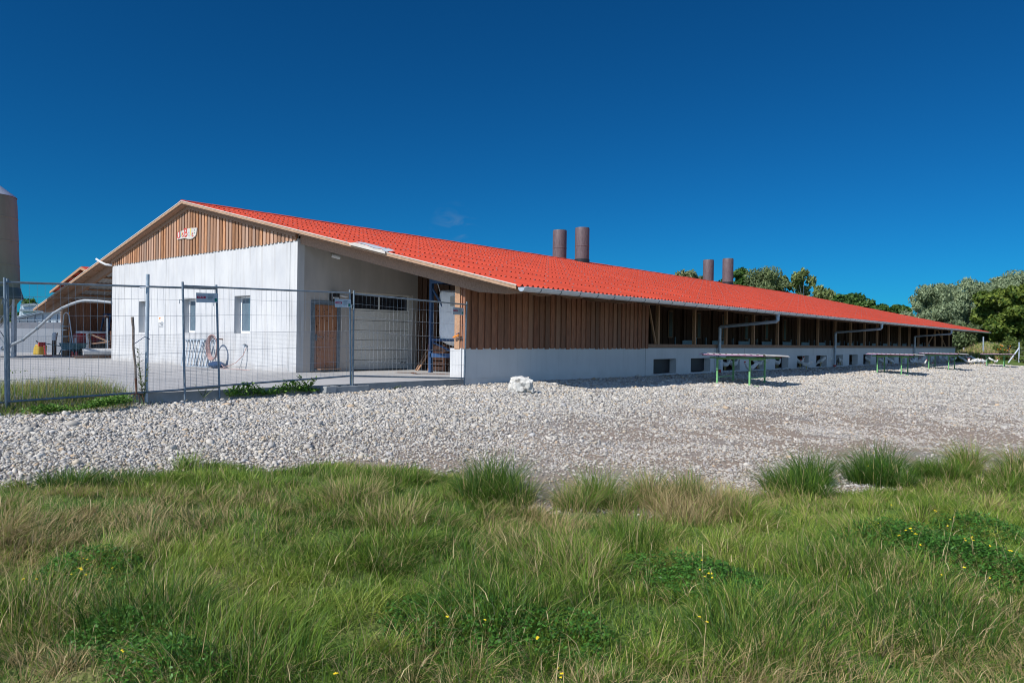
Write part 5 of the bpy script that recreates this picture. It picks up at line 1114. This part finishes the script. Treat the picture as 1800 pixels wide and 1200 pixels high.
# big dark tussocks along the edge
special = [(872, 868, .42, .20, .15, .05), (845, 876, .32, .2, .22, .05), (905, 885, .30, .16, .25, .15), (1046, 888, .40, .15, .35, .25), (1010, 896, .28, .18, .4, .4), (1085, 896, .25, .15, .35, .3), (1140, 886, .36, .12, .35, .5), (1165, 893, .26, .2, .4, .8), (1205, 888, .34, .13, .3, .3), (1235, 895, .30, .2, .45, .8), (1205, 915, .25, .25, .45, .85), (1290, 905, .24, .2, .4, .6), (1425, 850, .38, .18, .12, .03), (1385, 865, .32, .22, .14, .03), (1410, 872, .30, .22, .22, .03), (1550, 842, .44, .16, .10, .02), (1525, 850, .36, .2, .12, .02), (1575, 856, .28, .16, .15, .03), (1640, 838, .24, .2, .25, .1), (1700, 832, .40, .11, .4, .3), (1665, 842, .26, .2, .3, .1), (1796, 838, .38, .15, .35, .35), (1770, 848, .26, .18, .35, .3), (1460, 1000, .26, .3, .2, .1), (1000, 1010, .3, .3, .5, .3), (1120, 960, .26, .3, .3, .1), (620, 885, .30, .2, .45, .5), (690, 920, .26, .25, .5, .4), (120, 856, .2, .22, .15, .03), (210, 848, .15, .25, .2, .05), (700, 845, .2, .25, .3, .1), (260, 1090, .3, .3, .1, .1), (60, 1090, .28, .3, .4, .4), (860, 1080, .3, .3, .25, .1), (1330, 1150, .28, .35, .15, .05), (1620, 1120, .28, .35, .12, .03), (420, 1180, .3, .35, .3, .1)]
def addt(x0, y0, h0, r0, m0, d0, nb, wdir, wst, bw):
    N_ = len(x0); rep = np.repeat(np.arange(N_), nb); n = len(rep); a = RNG.random(n)*2*np.pi; rr = np.sqrt(RNG.random(n))*r0[rep]; x = x0[rep]+rr*np.cos(a); y = y0[rep]+rr*np.sin(a); h = h0[rep]*RNG.uniform(.55, 1.18, n)
    dx_ = np.cos(a)*rr/r0[rep]+wst*np.cos(wdir[rep])+RNG.normal(0, .75, n); dy_ = np.sin(a)*rr/r0[rep]+wst*np.sin(wdir[rep])+RNG.normal(0, .75, n); L_ = np.hypot(dx_, dy_)+1e-6; lean = np.clip(L_*.72+RNG.normal(0, .16, n), .05, 1.25)
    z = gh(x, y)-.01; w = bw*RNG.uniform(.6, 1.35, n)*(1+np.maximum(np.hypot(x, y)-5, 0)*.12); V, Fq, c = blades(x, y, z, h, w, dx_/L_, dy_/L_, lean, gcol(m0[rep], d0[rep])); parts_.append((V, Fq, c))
addt(tx, ty, th_h, th_r, tm, tdry, RNG.integers(45, 120, nt_), wd_, .8, .0046)
sp_ = [(G(a, b_), h_, r_, m__, d__) for a, b_, h_, r_, m__, d__ in special]
addt(np.array([s[0].x for s in sp_]), np.array([s[0].y for s in sp_]), np.array([s[1] for s in sp_]), np.array([s[2] for s in sp_]), np.array([s[3] for s in sp_]), np.array([s[4] for s in sp_]), np.full(len(sp_), 620), np.full(len(sp_), 2.6), .35, .0040)
# even undergrowth
n_ = 205000; dep, lat, x, y = sector(n_, 1.7, 9.3, 3.4, pw=.9); bd = bound(x, y); sparse = vnoise(x, y, 1.9, 14); k_ = (bd < -.05) | ((bd < .45) & (sparse > .62) & (RNG.random(n_) < .5)); x, y, bd = x[k_], y[k_], bd[k_]; n_ = len(x)
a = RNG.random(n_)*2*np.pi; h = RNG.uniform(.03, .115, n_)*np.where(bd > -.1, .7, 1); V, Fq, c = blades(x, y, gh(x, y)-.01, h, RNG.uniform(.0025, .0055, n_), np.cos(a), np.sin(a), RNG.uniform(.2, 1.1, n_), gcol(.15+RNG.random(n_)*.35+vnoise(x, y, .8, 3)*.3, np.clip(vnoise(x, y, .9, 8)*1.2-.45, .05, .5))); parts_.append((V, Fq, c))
def joinp(ps):
    o_ = 0; VV, FF, CC = [], [], []
    for V, Fq, c in ps: VV.append(V); FF.append(Fq+o_); CC.append(c); o_ += len(V)
    return np.vstack(VV), np.vstack(FF), np.vstack(CC)
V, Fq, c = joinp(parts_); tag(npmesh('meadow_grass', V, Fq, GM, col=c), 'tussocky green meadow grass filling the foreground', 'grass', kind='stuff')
# dry seed stalks with narrow heads
n_ = 3500; dep, lat, x, y = sector(n_, 2.0, 9, 3.4, pw=.9); k_ = (bound(x, y) < -.12) & (vnoise(x, y, .7, 8) > .36*RNG.random(n_)+.2); x, y = x[k_], y[k_]; n_ = len(x)
a = RNG.random(n_)*2*np.pi; h = RNG.uniform(.14, .40, n_); lean = RNG.uniform(.1, 1.0, n_); c = np.where(RNG.random((n_, 1)) < .7, straw, np.array([.30, .24, .11]))*RNG.uniform(.75, 1.15, (n_, 1))
dxy_ = np.cos(a), np.sin(a); V1, F1, C1 = blades(x, y, gh(x, y), h, np.full(n_, .0017), *dxy_, lean, c, curl=1.0)
u0 = .78; bxx = x+dxy_[0]*lean*(u0**1.7)*h; byy = y+dxy_[1]*lean*(u0**1.7)*h; bzz = gh(x, y)+h*u0*np.sqrt(np.clip(1-(lean*u0**.8)**2*.55, .08, 1))
slope = lean*1.2; hl = h*.26; V2, F2, C2 = blades(bxx, byy, bzz, hl, np.full(n_, .0040), *dxy_, np.clip(slope, 0, 1.3), c*1.08)
V, Fq, c = joinp([(V1, F1, C1), (V2, F2, C2)]); tag(npmesh('dry_grass_stalks', V, Fq, GM, col=c), 'straw coloured seed stalks standing in the meadow', 'grass', kind='stuff')
# clover and trefoil patches with yellow flowers
def lf(px, py, rx, n, h=.16): p = G(px, py); return p, rx, n, h
VV = []; FF = []; CC = []; o_ = 0
pat = [lf(160, 1010, .30, 900), lf(230, 1120, .3, 1200, .12), lf(800, 1110, .35, 1200), lf(1245, 1040, .35, 1500), lf(1600, 960, .42, 2600, .18), lf(1700, 990, .40, 2200, .17), lf(1540, 960, .3, 900), lf(300, 1180, .25, 900), lf(1545, 850, .2, 500, .3), lf(960, 1130, .3, 600), lf(1180, 1010, .3, 700), lf(1730, 940, .3, 900)]
for p, rx, n, h in pat:
    n = int(n*1.0); a = RNG.random(n)*2*np.pi; rr = np.sqrt(RNG.random(n))*rx; x = p.x+rr*np.cos(a)*1.2; y = p.y+rr*np.sin(a); z = gh(x, y)+h*.75*RNG.uniform(.2, 1.15, n)*(1-.7*(rr/rx)**2)
    for leaf in range(3):
        b_ = RNG.random(n)*2*np.pi+leaf*2.1; tl = np.stack([np.cos(b_), np.sin(b_), RNG.normal(.1, .45, n)], 1); tl /= np.linalg.norm(tl, axis=1)[:, None]; sd_ = np.cross(tl, RNG.normal(0, .4, (n, 3))+np.array([0, 0, 1])); sd_ /= np.linalg.norm(sd_, axis=1)[:, None]; s = RNG.uniform(.007, .014, (n, 1)); c0 = np.stack([x, y, z], 1)
        V = np.stack([c0, c0+tl*s+sd_*s*.5, c0+tl*s*2, c0+tl*s-sd_*s*.5], 1).reshape(-1, 3); VV.append(V); FF.append(np.arange(4*n).reshape(-1, 4)+o_); o_ += 4*n; CC.append(np.repeat(np.array([.05, .135, .02])*RNG.uniform(.8, 2.0, (n, 1)), 4, 0))
tag(npmesh('trefoil_leaves', np.vstack(VV), np.vstack(FF), GM, col=np.vstack(CC)), 'dark green clover like leaves in patches of the meadow', 'ground cover', kind='stuff')
fl = [(150, 981, 4), (148, 998, 5), (125, 1008, 2), (45, 1012, 2), (62, 1018, 2), (152, 1012, 2), (790, 1080, 2), (938, 1125, 3), (980, 1185, 3), (986, 1175, 1), (1236, 1088, 3), (1240, 983, 2), (1245, 1010, 5), (1230, 1000, 2), (1258, 1015, 2), (1550, 920, 3), (1583, 938, 4), (1598, 929, 8), (1610, 938, 3), (1672, 912, 4), (1665, 922, 2), (1560, 888, 2), (1650, 898, 4), (1702, 945, 6), (1710, 950, 3), (1775, 970, 4), (1745, 958, 2), (1620, 954, 2), (1530, 793, 3), (1524, 816, 2), (1735, 1012, 2), (1660, 1010, 2), (1800, 978, 2), (595, 1180, 3), (218, 1146, 1), (202, 997, 1), (1695, 998, 2), (855, 1088, 1)]
q = MB()
for px, py, k in fl:
    for _ in range((k+1)//2+(k > 5)):
        gpx, gpy = px+random.uniform(-7, 7), py+random.uniform(-5, 5); p0_ = G(gpx, gpy); dd_ = (p0_-O).length; kk = (.27 if py < 830 else .17)/(EYE-p0_.z); p = p0_+(O-p0_)*kk; s = random.uniform(.0045, .007)
        for j_ in range(3):
            a = random.random()*6.28; q.lathe((p.x+.7*s*math.cos(a), p.y+.7*s*math.sin(a), p.z+random.uniform(-.4, .4)*s), [(.001, -s*.5), (s*.8, 0), (.001, s*.6)], 5)
tag(q.build('yellow_wildflowers', mat('petal_yellow', (.85, .62, .02), rough=.6)), 'small yellow trefoil flowers dotted over the meadow', 'wildflowers', kind='stuff')
# weeds along the fence and the slab edge
wp = []
def weeds(pts, n, h0, h1, m0, d0, wid=.005, spread=.2):
    pts = np.array([(p.x, p.y, p.z) for p in pts]); idx = RNG.integers(0, len(pts)-1, n); u = RNG.random(n)[:, None]; b_ = pts[idx]*(1-u)+pts[idx+1]*u; x = b_[:, 0]+RNG.normal(0, spread, n); y = b_[:, 1]+RNG.normal(0, spread, n)
    z = np.maximum(gh(x, y)-.02, b_[:, 2]-.03); a = RNG.random(n)*2*np.pi; V, Fq, c = blades(x, y, z, RNG.uniform(h0, h1, n), RNG.uniform(.5, 1.4, n)*wid, np.cos(a), np.sin(a), RNG.uniform(.05, .8, n), gcol(np.full(n, m0), np.full(n, d0))); wp.append((V, Fq, c))
zz = lambda px, py, z: PZ(px, py, z)
VW = lambda *p: [Vector((q_[0], q_[1], -.3)) for q_ in p]
weeds(VW((-12.25, 1.5), (-12.2, 3.4), (-12.25, 4.75)), 8000, .04, .22, .5, .3, .006, .22)
weeds(VW((-13.4, 1.8), (-13.1, 3.6), (-12.9, 4.7)), 5500, .08, .30, .65, .4, .0045, .30)
weeds(VW((-14.6, 2.2), (-14.2, 3.6)), 2600, .06, .2, .6, .4, .0045, .3)
weeds([zz(262, 710, -.1), zz(300, 706, -.1), zz(340, 702, -.08)], 420, .06, .2, .3, .3, .008, .07)
weeds([zz(-80, 650, 0), zz(40, 655, 0)], 200, .03, .1, .4, .1, .02, .9)
V, Fq, c = joinp(wp); tag(npmesh('fence_weeds', V, Fq, GM, col=c), 'rank green and straw coloured weeds under the left fence panels', 'weeds', kind='stuff')
def leafplant(name, base_pts, n, h, size, label, c0=(.05, .14, .02), c1=(.16, .26, .05), stuff=True, seed=1):
    r_ = np.random.default_rng(seed); pts = np.array([(p.x, p.y, p.z) for p in base_pts]); idx = r_.integers(0, max(1, len(pts)-1), n); u = r_.random(n)[:, None]; b_ = pts[idx]*(1-u)+pts[np.minimum(idx+1, len(pts)-1)]*u
    lum = .55+.45*np.sin(b_[:, 0]*9+b_[:, 1]*7); pos = b_+r_.normal(0, [.05, .07, 0], (n, 3)); pos[:, 2] += h*lum*r_.random(n)**.8; nr_ = r_.normal(0, .6, (n, 3))+np.array([.2, -.2, 1]); nr_ /= np.linalg.norm(nr_, axis=1)[:, None]
    t = np.cross(nr_, r_.normal(size=(n, 3))); t /= np.linalg.norm(t, axis=1)[:, None]; b2 = np.cross(nr_, t); s = size*r_.uniform(.5, 1.3, (n, 1)); V = np.stack([pos-t*s, pos+b2*s*.55, pos+t*s, pos-b2*s*.55], 1).reshape(-1, 3); mm = r_.random((n, 1))
    o = npmesh(name, V, np.arange(4*n).reshape(-1, 4), GM, col=np.repeat(np.array(c0)*(1-mm)+np.array(c1)*mm, 4, 0)); tag(o, label, 'plants', kind='stuff' if stuff else None); return o
leafplant('leafy_weeds', [PX(405, 697, -12.1), PX(450, 694, -12.1), PX(500, 690, -12.1), PX(553, 686, -12.1)], 1500, .24, .028, 'bright green leafy weeds along the slab edge below the middle fence panel', (.06, .17, .02), (.20, .34, .05))
leafplant('creeping_weeds', [zz(150, 716, -.02), zz(190, 712, -.0), zz(222, 707, .0), zz(110, 722, -.05), zz(60, 728, -.08)], 2200, .12, .022, 'low creeping green weeds at the gravel edge under the left fence', (.05, .15, .02), (.16, .28, .04), seed=2)
# small plants
def stalk(name, p, h, label, n=26, ls=.05, cc=((.10, .14, .05), (.20, .25, .09)), wv=.06):
    root = empty(name, p, label, 'plant'); q = MB(); stp = []
    for s_ in range(3):
        a = random.random()*6.3; pts = [p+Vector((wv*u*math.cos(a)*1.6, wv*u*math.sin(a)*1.6, h*u*(1-.14*s_))) for u in (0, .3, .6, 1)]; q.tube(pts, [.006, .005, .004, .002], 5); stp.append(pts)
    q.build('stem', mat('weed_stem', (.22, .24, .10)) if not bpy.data.materials.get('weed_stem') else bpy.data.materials['weed_stem'], root)
    Vv = []; Cc = []
    for pts in stp:
        for k in range(n):
            u = random.uniform(.12, 1)*3; i_ = min(int(u), 2); b_ = pts[i_].lerp(pts[i_+1], u-i_); a = random.random()*6.3; d = Vector((math.cos(a), math.sin(a), random.uniform(.2, .9))).normalized(); sd_ = d.cross(Vector((0, 0, 1))).normalized(); L_ = ls*random.uniform(.6, 1.4)
            Vv += [b_, b_+d*L_*.5+sd_*L_*.16, b_+d*L_, b_+d*L_*.5-sd_*L_*.16]; m__ = random.random(); Cc += [[cc[0][j]*(1-m__)+cc[1][j]*m__ for j in range(3)]]*4
    Vv = np.array([tuple(v) for v in Vv]); npmesh('leaves', Vv, np.arange(len(Vv)).reshape(-1, 4), GM, root, col=np.array(Cc)); return root
stalk('tall_weed', PX(252, 706, -12.16), .86, 'tall slim grey green weed growing between the fork and the grey pole', 46, .07)
stalk('tall_weed', PX(619, 678, -12.25), .42, 'thin green weed beside the joint of two fence panels', 8, .05, ((.06, .15, .02), (.14, .26, .05)), .02)
stalk('small_weed', PX(358, 699, -12.05), .22, 'dark small weed between two fence posts at the slab edge', 22, .035, ((.03, .07, .02), (.08, .12, .04)), .12)
stalk('grassy_weed', PX(540, 687, -12.12), .26, 'spiky pale weed at the right end of the leafy weeds', 22, .12, ((.12, .20, .05), (.25, .32, .10)), .1)
stalk('small_weed', PX(690, 684, -12.05), .08, 'tiny green weed below the open porch slab edge', 14, .035, ((.06, .15, .02), (.14, .26, .05)), .1)
# field grass in the distance
n_ = 60000; px = RNG.uniform(1560, 2100, n_); D = RNG.uniform(60, 86, n_); lat = (px-900)/F*D; x = fw.x*D+rt.x*lat; y = fw.y*D+rt.y*lat; a = RNG.random(n_)*2*np.pi
band = vnoise(x, y, .12, 31)*.5+.5*sm((D-72)/8); V, Fq, c = blades(x, y, gh(x, y), RNG.uniform(.25, .6, n_), RNG.uniform(.03, .07, n_), np.cos(a), np.sin(a), RNG.uniform(.1, .7, n_), gcol(.4+.5*band, np.clip(.75-band*.8, 0, 1)))
tag(npmesh('field_grass', V, Fq, GM, col=c), 'tall green and straw coloured field grass beyond the barn end', 'grass', kind='stuff')
# a few leaves and stains are left to the materials
